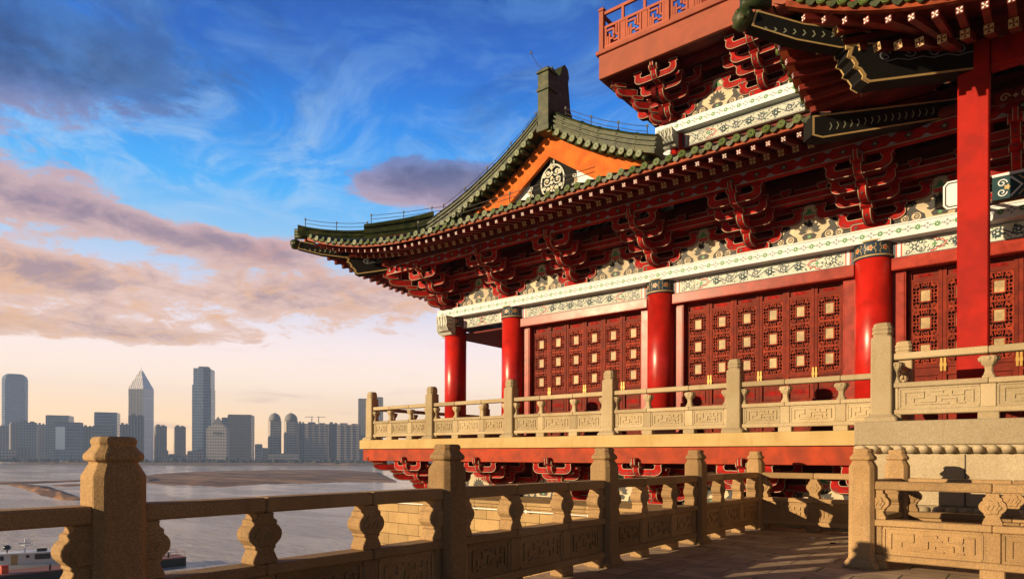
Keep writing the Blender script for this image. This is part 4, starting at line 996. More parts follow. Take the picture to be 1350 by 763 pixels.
# tie beams behind the brackets, and the patterned purlin they carry
def tie(x0, x1, y, z0, z1, nm='tie_beam', side=False):
    b = MB(); F = FX(y) if not side else FS(y)
    if not side: b.box(x0, x1, y, y + .14, z0, z1, 0)
    else: b.box(y, y + .14, x0, x1, z0, z1, 0)
    for z_ in (z0 + .025, z1 - .025): b.bar((x0, z_), (x1, z_), .016, F, -.002, .003, 1)
    return b
for y, z0 in ((16.94, 7.42), (16.30, 7.43), (16.94, 7.80)):
    H('tie_beam', tie(XC, 14, y, z0, z0 + .20).mesh('tie_beam', ['brk', 'trim']))
def purlin(x0, x1, y, z0, side=False):
    F = FX(y) if not side else FS(y); b = tie(x0, x1, y, z0, z0 + .30, side=side); n = int((x1 - x0) / .30)
    for i in range(n):
        u = x0 + (x1 - x0) * (i + .5) / n
        if i % 2 == 0: b.poly(flower(u, z0 + .15, .085, 4, 32, .5), F, .004, 2); b.poly(flower(u, z0 + .15, .03, 4, 12, .4), F, .006, 1)
        else:
            for sg in (-1, 1): b.poly([(u - .10, z0 + .15 + sg * .11), (u + .10, z0 + .15 + sg * .11), (u, z0 + .15 + sg * .045)], F, .004, 3)
    return b.mesh('patterned_purlin', ['brk', 'trim', 'dark', 'grey'])
YP = 15.28; ZP = 7.76
H('patterned_purlin', purlin(-17.9, 14, YP, ZP)); H('patterned_purlin', purlin(15.3, 38, -18.0, ZP, True))
def rod(p0, p1, r_, nm, m_='soffit'):
    b = MB(); b.tube([p0, p1], r_, 14); H(nm, b.mesh(nm, [m_]))
rod((-18.1, YP + .12, ZP + .42), (14, YP + .12, ZP + .42), .14, "round_purlin"); rod((-17.86, 15.1, ZP + .42), (-17.86, 38, ZP + .42), .14, "round_purlin")

# ================================================================== ROOFS
def interp(tab, x):
    if x <= tab[0][0]: return tab[0][1]
    for (a, av), (c, cv) in zip(tab[:-1], tab[1:]):
        if x <= c: f = (x - a) / (c - a); return av + (cv - av) * f
    return tab[-1][1]
ZT = [(0, 8.05), (.5, 8.22), (1, 8.42), (2, 8.88), (2.92, 9.27), (4.1, 9.62), (4.86, 9.90), (6, 10.42), (7, 11.0), (7.9, 11.62)]
zr = lambda d: interp(ZT, d)
GX = -11.86
class Eave:
    """one eave line: along = coordinate that runs along the eave, corner = where it starts to turn up"""
    def __init__(s, xe, ye, reach, rise, pw, flare): s.xe, s.ye, s.reach, s.rise, s.pw, s.fl = xe, ye, reach, rise, pw, flare
    def t(s, q): return min(1.06, max(0.0, (s.reach - q) / s.reach))
    def lift(s, q, d): return s.rise * s.t(q) ** s.pw * max(0.0, 1 - d / 5.0)
    def out(s, q): return s.fl * s.t(q) ** 2
    def front(s, x, d, dz_=0.0): q = x - s.xe; return Vector((x, s.ye - s.out(q) * max(0, 1 - d / 3) + d, zr(d) + s.lift(q, d) + dz_))
    def left(s, y, d, dz_=0.0): q = y - s.ye; return Vector((s.xe - s.out(q) * max(0, 1 - d / 3) + d, y, zr(d) + s.lift(q, d) + dz_))
E1 = Eave(-19.8, 13.58, 6.5, 0.98, 2.6, .42)
E2 = Eave(-3.5, 11.45, 4.2, 1.05, 2.2, .25)
SP = .30
def roof_patch(nm, fn, q0, q1, dlim, nd=9, mats=('tile',)):
    """barrel tiles: one half round row every SP metres with a flat channel between"""
    b = MB(); n = int(round((q1 - q0) / SP)); cs = []
    for i in range(n):
        c = q0 + SP * (i + .5); d0, d1 = dlim(c)
        if d1 - d0 < .15: continue
        rows = []
        for k_ in range(nd + 1):
            d = d0 + (d1 - d0) * k_ / nd
            r_ = [fn(c + u, d, h) for u, h in [(-.15, -.02), (-.085, 0), (-.075, .045), (-.04, .078), (0, .088), (.04, .078), (.075, .045), (.085, 0), (.15, -.02)]]
            rows.append(r_)
        b.loft(rows, 0, True, False, False); cs.append((c, d0))
    H(nm, b.mesh(nm, list(mats)))
    return cs
def sheet(nm, fn, q0, q1, dlim, off, m_, nq=60, nd=7):
    b = MB(); rows = []
    for i in range(nq + 1):
        q_ = q0 + (q1 - q0) * i / nq; d0, d1 = dlim(q_); d1 = max(d1, d0 + .01)
        rows.append([fn(q_, d0 + (d1 - d0) * k_ / nd, off) for k_ in range(nd + 1)])
    b.loft(rows, 0, True, False, False); H(nm, b.mesh(nm, [m_]))
# shared small meshes
b = MB(); n = 20; b.loft([[(.082 * math.cos(2 * math.pi * j / n), y, .082 * math.sin(2 * math.pi * j / n)) for j in range(n)] for y in (.02, -.025)])
b.add([(r_ * math.cos(2 * math.pi * j / n), -.027, r_ * math.sin(2 * math.pi * j / n)) for r_ in (.072, .056) for j in range(n)], [(j, (j + 1) % n, n + (j + 1) % n, n + j) for j in range(n)], 1)
b.add([(x, -.028, z_) for x, z_ in flower(0, 0, .045, 6, 36, .5)], [tuple(range(36))], 1)
EM = b.mesh('tile_end', ['disc', 'tile'])
b = MB(); pts = [(-.095, .03), (-.05, .0), (0, -.012), (.05, 0), (.095, .03), (.085, -.04), (.05, -.085), (0, -.115), (-.05, -.085), (-.085, -.04)]
b.plate(pts, lambda u, v, w_: (u, -w_, v), -.01, .015); DM = b.mesh('drip_tile', ['tile'])
def eave_tiles(parent, E, side, cs, top=100):
    """round tile ends as parts, the drip tiles and the lath under them as one row each"""
    for i, (c, d0) in enumerate(cs):
        if d0 > .01: continue
        fn = E.front if side == 'f' else E.left
        p = fn(c, -.03, .0); rz = 0 if side == 'f' else R(-90)
        part('tile_end', EM, parent, p + Vector((0, 0, rnd.uniform(-.012, .012))), (R(-8 + rnd.uniform(-7, 7)), R(rnd.uniform(-9, 9)), rz + R(rnd.uniform(-7, 7))))
    qs = [c for c, d0 in cs if d0 <= .01]
    for q_ in qs:
        fn = E.front if side == 'f' else E.left; p = fn(q_ + SP / 2, -.02, -.01)
        part('drip_tile', DM, parent, p + Vector((0, 0, rnd.uniform(-.014, .010))), (R(rnd.uniform(-8, 8)), R(rnd.uniform(-6, 6)), (0 if side == 'f' else R(-90)) + R(rnd.uniform(-6, 6))))
    b = MB(); rows = []
    n = 60; q0, q1 = min(qs) - .25, max(qs) + .1
    for i in range(n + 1):
        q_ = q0 + (q1 - q0) * i / n; fn = E.front if side == 'f' else E.left
        rows.append([fn(q_, .03, -.05), fn(q_, .02, -.15), fn(q_, .14, -.17), fn(q_, .16, -.05)])
    b.loft(rows); part('eave_lath', b.mesh('eave_lath', ['orange2']), parent)
M['orange2'] = paint('eave_lath_paint', (0.28, 0.05, 0.014), 0.6, 0.25, ((0.25, 0.05, 0.02), 0.5), 0.004, 0.3, 2.0)

# ---- tiled surfaces
DT = lambda x: (max(0.0, x + 3.5), max(max(0.0, x + 3.5) + .01, min(x + 19.8, 3.1 if x < -8.0 else 4.9)))
main_cs = roof_patch('main_roof', E1.front, -19.8, 1.3, DT, 8)
DL = lambda y: (0.0, min(y - 13.58, 7.9) if y < 16.55 else 7.9)
left_cs = roof_patch('side_roof', E1.left, 13.58, 34.0, DL, 16)
rs = lambda y, o, h=0.0: Vector((GX + o, y, zr(7.9 - o) + h))
roof_patch('right_roof_slope', rs, 16.5, 24.0, lambda y: (0, 3.5), 10)
DF = lambda x: (0.0, min(x + 3.5, 5.6)); port_cs = roof_patch('portico_roof', E2.front, -3.5, 9.1, DF, 8)
DPL = lambda y: (max(0.0, y - 13.58), max(max(0.0, y - 13.58) + .01, min(y - 11.45, 5.0))); pl_cs = roof_patch('portico_side_roof', E2.left, 11.45, 15.35, DPL, 6)
bpy.context.view_layer.update()
RO = {o.name: o for o in hall.children if 'roof' in o.name}
eave_tiles(RO['main_roof'], E1, 'f', main_cs); eave_tiles(RO['side_roof'], E1, 'l', left_cs[:34])
eave_tiles(RO['portico_roof'], E2, 'f', port_cs); eave_tiles(RO['portico_side_roof'], E2, 'l', pl_cs)
# ---- boards under the tiles
cl = lambda f, m_: (lambda q_: (f(q_)[0] + .02, min(f(q_)[1], m_)))
sheet('soffit_board', E1.front, -19.8, 1.3, cl(DT, 4.6), -.13, 'soffit', 90); sheet('soffit_board', E1.left, 13.58, 34, cl(DL, 4.6), -.13, 'soffit', 80)
sheet('soffit_board', E2.front, -3.5, 9.1, cl(DF, 5.6), -.13, 'soffit', 60); sheet('soffit_board', E2.left, 11.45, 15.3, cl(DPL, 5.0), -.13, 'soffit', 30)

# ---- rafters
def rafter_mesh(nm, s_, style):
    b = MB(); h = s_ / 2; b.box(0, 1, -h, h, -h, h, 0)
    if style == 'fly':
        for a_ in range(4): b.add([(-.004, .0 + u, v) for u, v in [(h * .9 * math.cos(R(45 + 90 * a_) + da) * rr, h * .9 * math.sin(R(45 + 90 * a_) + da) * rr) for da, rr in ((0, .18), (.35, .75), (.2, 1.12), (-.2, 1.12), (-.35, .75))]], [(0, 1, 2, 3, 4)], 1)
        b.add([(-.006, u, v) for u, v in flower(0, 0, h * .28, 4, 12, .3)], [tuple(range(12))], 2)
    else:
        for a_ in range(4): b.add([(-.004, u, v) for u, v in [(h * math.cos(R(45 + 90 * a_) + da) * rr, h * math.sin(R(45 + 90 * a_) + da) * rr) for da, rr in ((0, .12), (.42, .7), (.16, 1.25), (-.16, 1.25), (-.42, .7))]], [(0, 1, 2, 3, 4)], 2)
        for u0, v0, u1, v1 in ((-h, -h, h, -h), (-h, h, h, h), (-h, -h, -h, h), (h, -h, h, h)):
            q_ = .86; b.add([(-.003, u0, v0), (-.003, u1, v1), (-.003, u1 * q_, v1 * q_), (-.003, u0 * q_, v0 * q_)], [(0, 1, 2, 3)], 2)
    return b.mesh(nm, ['soffit', 'white', 'gold'])
RF, RL = rafter_mesh('flying_rafter', .095, 'fly'), rafter_mesh('lower_rafter', .125, 'low')
def rafters(parent, E, side, qs, fan, lowd=.95):
    for q_ in qs:
        fn = E.front if side == 'f' else E.left
        for nm, me, d0, z0, ln, slope in (('flying_rafter', RF, .10, -.245, 1.05, .26), ('lower_rafter', RL, lowd, -.48, 1.75, .44)):
            p = fn(q_, d0); p.z = 8.05 + z0 + (.35 if nm == 'lower_rafter' else .0) + E.lift(q_ - (E.xe if side == 'f' else E.ye), d0) * (1 if nm == 'flying_rafter' else .92)
            base = E.xe if side == 'f' else E.ye; s_ = q_ - base
            rq = base + 2.2 + s_ * (fan - 2.2) / fan if s_ < fan else q_
            d1 = d0 + ln
            k_ = ln / (1.95 - d0) if s_ < fan else 1
            dirq = (rq - q_) * min(1.0, k_)
            e = Vector((q_ + dirq, E.ye + d1, p.z + slope * ln * (1 if s_ >= fan else .75))) if side == 'f' else Vector((E.xe + d1, q_ + dirq, p.z + slope * ln * (1 if s_ >= fan else .75)))
            v = e - p; X = v.normalized(); Y = Vector((0, 0, 1)).cross(X).normalized(); Z = X.cross(Y)
            o = bpy.data.objects.new(nm, me); COL.objects.link(o); o.parent = parent
            mt = Matrix((X, Y, Z)).transposed().to_4x4(); mt.translation = p
            o.matrix_basis = mt @ Matrix.Diagonal((v.length, 1, 1, 1))
rafters(RO['main_roof'], E1, 'f', [c for c, d0 in main_cs if d0 < .01], 3.8)
rafters(RO['side_roof'], E1, 'l', [c for c, d0 in left_cs][:30], 3.8)
rafters(RO['portico_roof'], E2, 'f', [c for c, d0 in port_cs][:24], 2.4)
rafters(RO['portico_side_roof'], E2, 'l', [c for c, d0 in pl_cs if d0 < .01], 2.4)

# ---- corner beams
def corner_beams(E):
    b = MB(); dg = lambda t_, z_, w_: (E.xe + t_ + w_ * .7071, E.ye + t_ - w_ * .7071, z_)
    F = lambda u, v, w_: dg(u, v, w_)
    b.plate([(-.36, 8.60), (-.30, 8.88), (.3, 8.72), (1.2, 8.66), (1.2, 8.40), (.75, 8.34), (.2, 8.42)], F, -.11, .11, 0, 1, 0, .004, .03)
    for i in range(9):
        u = -.2 + .12 * i
        for sg in (-.1112, .1112): b.ribbon([(u, 8.49 + .012 * abs(5 - i)), (u + .035, 8.54 + .008 * abs(5 - i)), (u + .01, 8.60)], .018, F, sg, 2)
    H('upper_corner_beam', b.mesh('upper_corner_beam', ['black', 'gold', 'trim']))
    b = MB(); sc_ = [(.80, 8.37)] + [(.80 + .05 + .05 * math.sin(R(a_)), 8.30 - i * .15 - .00) for i in range(1) for a_ in (-60, 0)] + [(.82, 8.17), (.88, 8.14), (.92, 8.06), (.90, 8.0), (.97, 7.97), (1.02, 7.88), (1.01, 7.82), (1.10, 7.76)]
    b.plate(sc_ + [(2.9, 8.22), (2.9, 8.75), (1.0, 8.42)], F, -.17, .17, 0, 1, 0, .004, .04)
    for i in range(len(sc_) - 1):      # gilded edge down the scalloped end
        (u0, v0), (u1, v1) = sc_[i], sc_[i + 1]
        for w0, w1 in ((-.172, -.14), (.14, .172)): b.quad(F(u0 - .003, v0 - .002, w0), F(u0 - .003, v0 - .002, w1), F(u1 - .003, v1 - .002, w1), F(u1 - .003, v1 - .002, w0), 1)
    for sg in (-.1715, .1715):
        for i in range(4):
            b.ribbon(spiral(1.3 + .32 * i, 8.22 + .07 * i + .04 * (i % 2), .09, .02, 40 + 180 * (i % 2), 1.2), .016, F, sg, 2)
            b.ribbon([(1.3 + .32 * i, 8.13 + .07 * i), (1.46 + .32 * i, 8.2 + .07 * i), (1.62 + .32 * i, 8.19 + .07 * i)], .014, F, sg, 2)
    H('lower_corner_beam', b.mesh('lower_corner_beam', ['black', 'gold', 'grey']))
    b = MB(); c = Vector(F(-.42, 8.78, 0)); b.lathe([(.02, -.17), (.12, -.15), (.17, -.05), (.17, .05), (.13, .13), (.02, .17)], c, 12)
    for i in range(10):
        a_ = i * .63; p = c + Vector((.14 * math.cos(a_), .14 * math.sin(a_), .07 * math.sin(i * 2.1))); b.lathe([(.001, -.05), (.045, -.02), (.045, .02), (.001, .05)], p, 8)
    H('beast_head', b.mesh('beast_head', ['tile']))
    b = MB()
    for j in range(3): p = Vector(F(-.44 + .0 * j, 9.03 + .1 * j, 0)); b.tube([p, p + Vector((.35, .35, .03))], .08, 10)
    H('corner_tile', b.mesh('corner_tile', ['tile']))
corner_beams(E1); corner_beams(E2)
b = MB(); F = lambda u, v, w_: (-3.5 + u + w_ * .7071, 13.58 + u - w_ * .7071, v)
b.plate([(-.05, 7.60), (-.05, 7.98), (4.2, 9.02), (4.2, 8.75), (.1, 7.56)], F, -.15, .15, 0, 1, 0, .004, .035)
for sg in (-.1515, .1515):
    for i in range(16): b.ribbon([(.2 + .1 * i, 7.72 + .028 * i), (.23 + .1 * i, 7.80 + .028 * i), (.21 + .1 * i, 7.86 + .028 * i)], .014, F, sg, 2)
H('valley_beam', b.mesh('valley_beam', ['black', 'gold', 'trim']))

# ---- ridges
def ridge_band(pts, wd, hts, nm, parent=None, caps=True):
    """layered ridge following pts; hts = height at each point"""
    prof = [(-.5, 0), (-.5, .10), (-.36, .16), (-.36, .30), (-.46, .36), (-.46, .46), (-.34, .52), (-.34, .70), (-.5, .76), (-.40, .92), (-.15, 1.0), (.15, 1.0), (.40, .92), (.5, .76), (.34, .70), (.34, .52), (.46, .46), (.46, .36), (.36, .30), (.36, .16), (.5, .10), (.5, 0)]
    b = MB(); rings = []
    for i, p in enumerate(pts):
        d = Vector(pts[min(i + 1, len(pts) - 1)]) - Vector(pts[max(i - 1, 0)]); d.z = 0; d.normalize(); nrm = Vector((-d.y, d.x, 0))
        h_ = hts[i] if isinstance(hts, (list, tuple)) else hts
        rings.append([Vector(p) + nrm * wd * u + Vector((0, 0, h_ * v)) for u, v in prof])
    b.loft(rings); L = 0
    for i in range(1, len(rings)):      # collars at the tile joints
        L += (Vector(pts[i]) - Vector(pts[i - 1])).length
    H(nm, b.mesh(nm, ['tile']))
hp = lambda d, up=0.0: (E1.xe + d - .30 * max(0, 1 - d / 2.2), E1.ye + d - .30 * max(0, 1 - d / 2.2), zr(d) + E1.lift(d, d) + up)
ridge_band([hp(-.05 + .19 * i, .03) for i in range(9)], .22, .36, 'hip_ridge')
ridge_band([hp(1.35 + .20 * i, .03) for i in range(9)], .27, [.56 + .02 * i for i in range(9)], 'hip_ridge')
GY = 16.42
for sg in (-1, 1):
    pts = [(GX + sg * o, GY, zr(7.9 - o) + .02) for o in [.15 + .3 * i for i in range(17 if sg < 0 else 13)]]
    rings = []
    b = MB(); hp_ = [(.30, -.10), (.30, .03), (.22, .05), (.22, .10), (.27, .11), (.27, .17), (.20, .19), (.20, .24), (.25, .25), (.25, .31), (.18, .33), (.18, .38), (.21, .39), (.17, .45), (.08, .48)]; prof = [(-u, v) for u, v in hp_] + hp_[::-1]
    b.loft([[(p[0], p[1] + u, p[2] + v) for u, v in prof] for p in pts])
    for i in range(0, len(pts), 2):
        p = pts[i]; b.loft([[(p[0] + e, p[1] + u * 1.03, p[2] + v * 1.03) for u, v in prof] for e in (-.02, .02)])
    H('verge_ridge', b.mesh('verge_ridge', ['tile']))
    vr = hall.children[-1]
    for i in range(17 if sg < 0 else 12):
        o = .35 + .27 * i; p = Vector((GX + sg * o, GY - .33, zr(7.9 - o) - .14))
        q_ = part('tile_end', EM, hall, p, (0, 0, 0), (1.12, 1, 1.12), world=True)
    b = MB()
    for i in range(17 if sg < 0 else 12):
        o = .35 + .27 * i + .135; p = (GX + sg * o, GY, zr(7.9 - o) - .16)
        b.tube([(p[0], GY - .30, p[2] - .06), (p[0], GY + .30, p[2] + .0)], .07, 8)
    H('verge_tile_row', b.mesh('verge_tile_row', ['tile']))
ridge_band([(GX, 16.3 + .6 * i, zr(7.9) - .05) for i in range(26)], .42, .66, 'main_ridge')
# gable: orange barge boards, dark recess with a gilded rosette and white corners
top = [(GX + o, zr(7.9 - abs(o)) - .20) for o in [-4.9 + .35 * i for i in range(29)]]
inn = [(GX + o * .62, 10.68 - .68 * abs(o * .62)) for o in [-4.9 + .35 * i for i in range(29)]]
b = MB(); F = FX(16.56)
for i in range(28):
    (a0, a1), (c0, c1) = (top[i], top[i + 1]), (inn[i], inn[i + 1])
    lo = lambda p: (p[0], max(p[1], 8.9))
    q_ = [lo(c0), lo(c1), a1, a0]
    b.add([F(u, v, .0) for u, v in q_] + [F(u, v, -.12) for u, v in q_], [(0, 1, 2, 3), (4, 7, 6, 5), (0, 4, 5, 1), (2, 6, 7, 3)], 0)
H('barge_board', b.mesh('barge_board', ['orange'], 0, True))
b = MB(); b.poly([(-16, 8.9)] + [(u, v - .05) for u, v in top] + [(-7.8, 8.9)], FX(16.78), 0, 0)
H('gable_panel', b.mesh('gable_panel', ['black']))
b = MB(); F = FX(16.76); cx, cz_ = GX, 9.98
b.ribbon([(cx + .43 * math.sin(q_ * .1 * math.pi / 2) , cz_ + .50 * math.cos(q_ * .1 * math.pi / 2)) for q_ in range(41)], .05, F, .02, 0)
for k_, (du, dv, r_, a_) in enumerate([(.16, .26, .12, 200), (.20, .02, .15, 160), (.14, -.24, .13, 120), (.30, .22, .07, 60), (.30, -.18, .07, 300)]):
    for sg in (-1, 1):
        b.ribbon([(cx + sg * u, v) for u, v in spiral(du, cz_ + dv, r_, .015, a_, 1.4, 18)], .042, F, .03 + .003 * k_, 0)
        b.poly(flower(cx + sg * du, cz_ + dv, r_ * .35, 5, 20, .3), F, .032 + .003 * k_, 1)
for k_ in range(6): b.poly(flower(cx, cz_ - .36 + .15 * k_, .065, 4, 16, .4), F, .055 + .002 * k_, 1 if k_ % 2 else 0)
for sg in (-1, 1):
    for k_ in range(5): b.ribbon([(cx + sg * .02, cz_ + .40 + .06 * k_), (cx + sg * (.10 - .012 * k_), cz_ + .44 + .06 * k_), (cx + sg * .05, cz_ + .50 + .06 * k_)], .03, F, .03 + .003 * k_, 0)
    for k_ in range(7): b.ribbon(spiral(cx + sg * (.08 + .10 * (k_ % 2)), cz_ - .48 - .10 * k_, .08, .02, 90 * k_, sg * 1.2), .025, F, .03 + .003 * k_, 0 if k_ % 2 else 1)
    b.poly([(cx + sg * .86, 9.1), (cx + sg * .86, 10.15), (cx + sg * 2.9, 8.75), (cx + sg * 2.6, 8.7)], F, .006, 3)
    for k_ in range(5):
        b.ribbon(spiral(cx + sg * (.80 + .06 * (k_ % 2)), 9.42 + .13 * k_, .075, .015, 70 * k_, sg * 1.2), .024, F, .015 + .003 * k_, 1 if k_ % 2 else 0)
    b.ribbon([(cx + sg * .86, 9.1), (cx + sg * .86, 10.1)], .05, F, .01, 4)
H('gable_rosette', b.mesh('gable_rosette', ['cream', 'gold', 'bred', 'white', 'black']))
# ridge end ornament
b = MB(); x0 = GX + .16
for hw, dp, z0, z1 in ((.23, .24, 11.2, 11.4), (.20, .21, 11.402, 12.42), (.23, .24, 12.422, 12.52), (.20, .21, 12.522, 12.96), (.23, .25, 12.962, 13.04), (.18, .20, 13.042, 13.1)):
    b.box(x0 - hw, x0 + hw, 16.22 - dp, 16.22 + dp, z0, z1)
F = lambda u, v, w_: (x0 + w_, u, v)
b.plate([(16.25, 11.85), (16.25, 13.20), (16.45, 13.10), (16.59, 13.00), (16.69, 13.15), (16.76, 13.40), (16.93, 13.55), (17.10, 13.47), (17.17, 13.25), (17.12, 13.05), (17.15, 12.85), (17.24, 12.25), (17.34, 12.10), (17.41, 11.85)], F, -.17, .17)
for k_ in range(3): b.ribbon(spiral(16.93, 12.85, .14 - .03 * k_, .03, 90, 1.2), .03, F, .172, 0); b.ribbon(spiral(16.93, 12.85, .14, .03, 90, 1.2), .03, F, -.172, 0)
H('ridge_ornament', b.mesh('ridge_ornament', ['tile'], .012, False))
# lightning wires on the ridges
def wire(pts, hts, nm='lightning_wire'):
    b = MB()
    for zz in hts: b.tube([(p[0], p[1], p[2] + zz) for p in pts], .009, 5)
    for p in pts[::2]: b.tube([p, (p[0], p[1], p[2] + max(hts) + .05)], .013, 5); b.box(p[0] - .03, p[0] + .03, p[1] - .012, p[1] + .012, p[2] + max(hts) - .02, p[2] + max(hts) + .05)
    H(nm, b.mesh(nm, ['wire']))
wire([hp(.1 + .33 * i, .36) for i in range(5)], (.15, .28)); wire([hp(1.5 + .35 * i, .62) for i in range(6)], (.14, .27))
wire([(GX - .4 - .5 * i, GY, zr(7.5 - .5 * i) + .45) for i in range(9)], (.14, .28)); wire([(GX + .7 + .45 * i, GY, zr(7.2 - .45 * i) + .45) for i in range(7)], (.14, .28))
wire([(-14.9 + .9 * i, 13.95, 8.36 + .0 * i) for i in range(8)], (.10, .22)); wire([(x0, 16.2, 13.08), (x0 - .35, 16.2, 13.4), (x0 - .6, 16.2, 13.85)], (.0,))

# ================================================================== PORTICO
b = MB(); b.box(-1.165, -.715, 13.775, 14.225, 2.06, 8.6); H('square_pillar', b.mesh('square_pillar', ['pillar'], .018), label='plain flat square red pillar')
b = MB(); b.box(4.3, 4.75, 13.775, 14.225, 2.06, 8.6); H('square_pillar', b.mesh('square_pillar', ['pillar'], .018))
b = MB(); b.box(-.70, 9, 13.85, 14.15, 8.12, 8.56); H('portico_beam', b.mesh('portico_beam', ['brk'], .01))
b = MB(); b.box(-1.08, -.80, 14.24, 17.0, 7.9, 8.3); H('portico_beam', b.mesh('portico_tie', ['brk'], .01))
b = MB(); F = FX(15.4); b.box(-.75, 3.9, 15.4, 15.62, 6.30, 6.72, 0)
b.bar((-.75, 6.75), (3.9, 6.75), .05, F, -.2, .02, 1)
for i in range(5):
    c = -.02 + .92 * i
    b.ribbon([(c - .45, 6.33), (c - .28, 6.51), (c - .45, 6.69)], .035, F, .004, 1); b.ribbon([(c - .33, 6.33), (c - .16, 6.51), (c - .33, 6.69)], .02, F, .004, 2); b.ribbon([(c - .22, 6.33), (c - .05, 6.51), (c - .22, 6.69)], .03, F, .004, 3)
    for sg in (-1, 1): b.ribbon(spiral(c - .58 + (.0 if i else .0), 6.51 + sg * .085, .08, .015, 0, sg * 1.3), .02, F, .005, 1)
    b.poly(flower(c - .50 + (.0 if i else .0), 6.51, .06, 5, 20, .5), F, .004, 2)
H('painted_beam', b.mesh('painted_beam', ['teal', 'white', 'gold', 'green']), label='teal beam painted with white and gold cloud shapes')
b = MB(); b.box(-.7, 3.9, 15.0, 15.05, 7.9, 8.12, 0); F = FX(15.0)
for i in range(14): b.ribbon(spiral(-.55 + .32 * i, 8.01, .08, .015, 90 * i, 1.2), .025, F, .003, 1); b.poly(flower(-.39 + .32 * i, 8.01, .05, 4, 16, .5), F, .003, 1)
H('carved_board', b.mesh('carved_board', ['soffit', 'tan']))
b = MB(); F = FX(15.45); pts = [(-1.53, 6.38), (-1.46, 6.30), (-.99, 6.30), (-.92, 6.38), (-.92, 6.76), (-.99, 6.84), (-1.46, 6.84), (-1.53, 6.76)]
b.plate(pts, F, 0, .06, 0, 1, 0, .03, .055)
b.box(-1.4, -1.35, 15.46, 16.9, 6.75, 6.8, 1); b.box(-1.1, -1.05, 15.46, 16.9, 6.75, 6.8, 1)
solo('signboard', b.mesh('signboard', ['white', 'dark']), 'blank white signboard with cut corners, half hidden behind the big square pillar', 'signboard')

# ================================================================== UPPER STOREY WITH ITS BALCONY
TX, TY = -8.6, 18.3
b = MB(); b.box(TX, 14, TY + .1, 26, 8.0, 12.42); H('upper_wall', b.mesh('upper_wall', ['soffit']))
b = MB(); b.box(TX - .42, 14, TY - .28, TY + .2, 10.95, 11.24, 0); flowerband(b, TX - .1, 13.5, FX(TY - .28), 11.095); b.box(TX - .42, TX + .1, TY + .202, 26, 10.95, 11.24, 0)
flowerband(b, TY + .4, 25.5, FS(TX - .42), 11.095)
H('white_beam', b.mesh('upper_white_beam', ['white', 'green', 'grey']))
for i in range(3): H('painted_frieze', frieze_mesh(4.6, 'upper_frieze'), (TX + .35 + 5.3 * i, TY - .06, 10.52))
H('corner_scroll_block', NM, (TX - .62, TY - .02, 10.945)); b = MB(); b.box(TX - .85, TX + .05, TY - .24, TY + .24, 10.3, 10.5); H('corner_block', b.mesh('corner_block', ['white'], .02))
H('corner_scroll_block', NM, (TX + .02, TY - .62, 10.946), (0, 0, R(90)))
for i in range(3): b = MB(); b.lathe([(.3, 9.0), (.3, 10.94)], (TX + .1 + 5.3 * i, TY + .1, 0), 24); H('upper_column', b.mesh('upper_column', ['red']))
for x in [TX + .1 + 2.65 * i for i in range(6)]: bracket(x, TY - .05, 11.24, 0, .86)
bracket(TX - .03, TY + .05, 11.24, R(-90), .72); bracket(TX, TY, 11.24, R(-45), 1.05, False)
for y in (20.9, 23.5): bracket(TX - .03, y, 11.24, R(-90), .72)
for i in range(5): H('cloud_board', CBM, (TX + .1 + 2.65 * (i + .5), TY - .1, 11.242))
for z0 in (11.75, 12.1): H('tie_beam', tie(TX, 14, TY - .04, z0, z0 + .18).mesh('upper_tie_beam', ['brk', 'trim']))
BXL, BY, BZ0, BZ1 = -10.12, 16.6, 12.44, 13.12
for y_ in (17.2, 17.75): b = MB(); b.box(BXL + .3, 9, y_, y_ + .12, 12.30, 12.44); H('balcony_joist', b.mesh('balcony_joist', ['brk_shade']))
b = MB(); b.box(BXL + .12, 9, BY + .12, 26, 12.47, 12.9); H('balcony_floor', b.mesh('balcony_floor', ['soffit']))
b = MB(); b.box(BXL, 9, BY, BY + .118, BZ0, BZ1); b.box(BXL, BXL + .118, BY + .12, 26, BZ0, BZ1); b.box(BXL - .07, 9, BY - .07, BY + .3, BZ1 + .002, BZ1 + .12); b.box(BXL - .07, BXL + .3, BY + .302, 26, BZ1 + .002, BZ1 + .12)
H('balcony_fascia', b.mesh('balcony_fascia', ['brown'], .012))
ZR = BZ1 + .12
b = MB(); b.box(-.075, .075, -.075, .075, 0, 1.16); b.box(-.095, .095, -.095, .095, 1.162, 1.22); b.loft([sec_ring(.09, .02, 1.222), sec_ring(.06, .02, 1.27)]); BP = b.mesh('railing_post', ['brown'], .01)
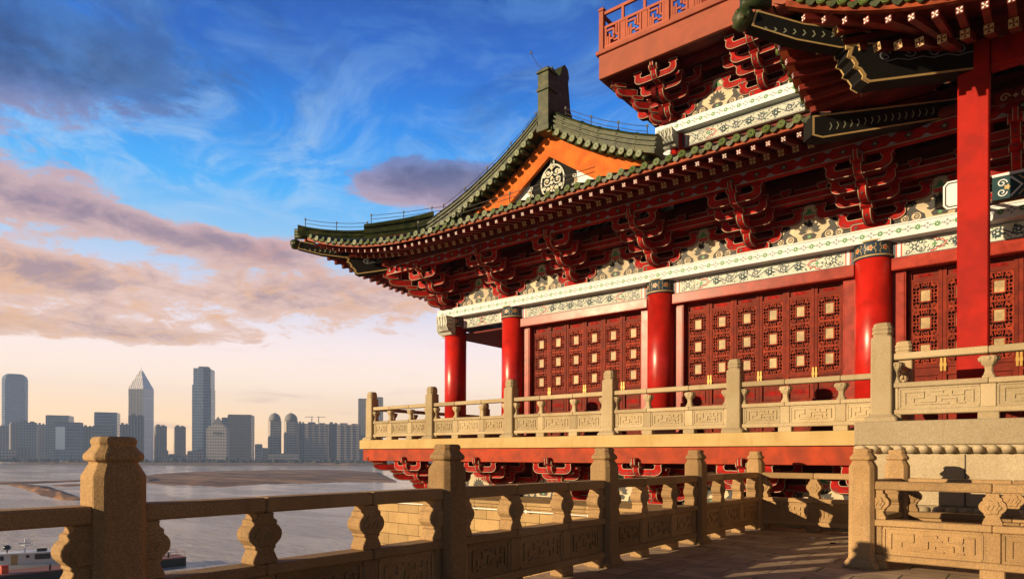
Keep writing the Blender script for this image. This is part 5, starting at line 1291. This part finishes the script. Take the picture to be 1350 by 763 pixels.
def fret_bay(L):
    b = MB(); F = lambda u, v, w_: (u, -w_, v); t_ = .035
    for z_, wd in ((1.08, .085), (.66, .07), (.08, .09)): b.bar((.07, z_), (L - .07, z_), wd, F, -.035, .035)
    n = 3; s_ = L / n
    for i in range(n):
        x0_, x1_ = s_ * i + .13, s_ * (i + 1) - .13
        for x in (x0_, x1_): b.bar((x, .10), (x, .64), .06, F, -.030, .031)
        if i: b.bar((s_ * i, .68), (s_ * i, 1.06), .075, F, -.032, .032); b.bar((s_ * i, .1), (s_ * i, .64), .16, F, -.02, .02)
        w_ = x1_ - x0_; P_ = lambda u, v: (x0_ + w_ * u, .12 + .5 * v)
        for j, (a_, c_) in enumerate([((.0, .84), (.62, .84)), ((.62, .84), (.62, .5)), ((.30, .62), (.30, .0)), ((.30, .30), (.62, .30)), ((.80, 1), (.80, .42)), ((.80, .42), (1, .42)), ((.15, .5), (.15, .0)), ((.62, .16), (1, .16))]):
            b.bar(P_(*a_), P_(*c_), .05, F, -.024 - .0007 * j, .024 + .0007 * j)
    return b.mesh('fret_panel', ['brown'])
FB = fret_bay(2.06)
for i in range(8):
    H('railing_post', BP, (BXL + .08 + 2.06 * i, BY + .06, ZR)); H('fret_panel', FB, (BXL + .08 + 2.06 * i, BY + .06, ZR))
for i in range(4):
    H('fret_panel', FB, (BXL + .08, BY + .06 + 2.06 * i, ZR), (0, 0, R(90))); H('railing_post', BP, (BXL + .08, BY + .06 + 2.06 * (i + 1), ZR))
b = MB(); b.box(-8.3, 14, 18.9, 26, 13.2, 17.5); H('top_wall', b.mesh('top_wall', ['door']))

# ---- small litter on the paving
for i, (x, y, lb, m_) in enumerate([(-3.2, 12.6, 'small pale scrap of paper lying on the paving near the far corner', 'white'), (-2.75, 12.1, 'small dark stone chip lying on the paving near the round corner post', 'dark')]):
    b = MB(); b.loft([[(rnd.uniform(.03, .06) * math.cos(a_), rnd.uniform(.02, .05) * math.sin(a_), z_) for a_ in (0, 1.2, 2.3, 3.6, 4.9)] for z_ in (0.001, .02)])
    solo('paper_scrap' if i == 0 else 'stone_chip', b.mesh('scrap', [m_], 0, True), lb, 'litter', (x, y, 0))

# ------------------------------------------------------------------ air over the river
HZ = 0.00020
b = MB(); b.box(-2950, 2950, -2950, 2950, -28, 285)
hz = solo('haze', b.mesh('haze', []), kind='stuff')
m = bpy.data.materials.new('haze_air'); m.use_nodes = True; k = NT(m.node_tree); k.n.clear()
o = k.new('ShaderNodeOutputMaterial'); v = k.new('ShaderNodeVolumePrincipled'); v.inputs['Density'].default_value = HZ
v.inputs['Color'].default_value = (0.46, 0.64, 1.0, 1); v.inputs['Anisotropy'].default_value = 0.0
k.l.new(v.outputs[0], o.inputs['Volume']); hz.data.materials.append(m)
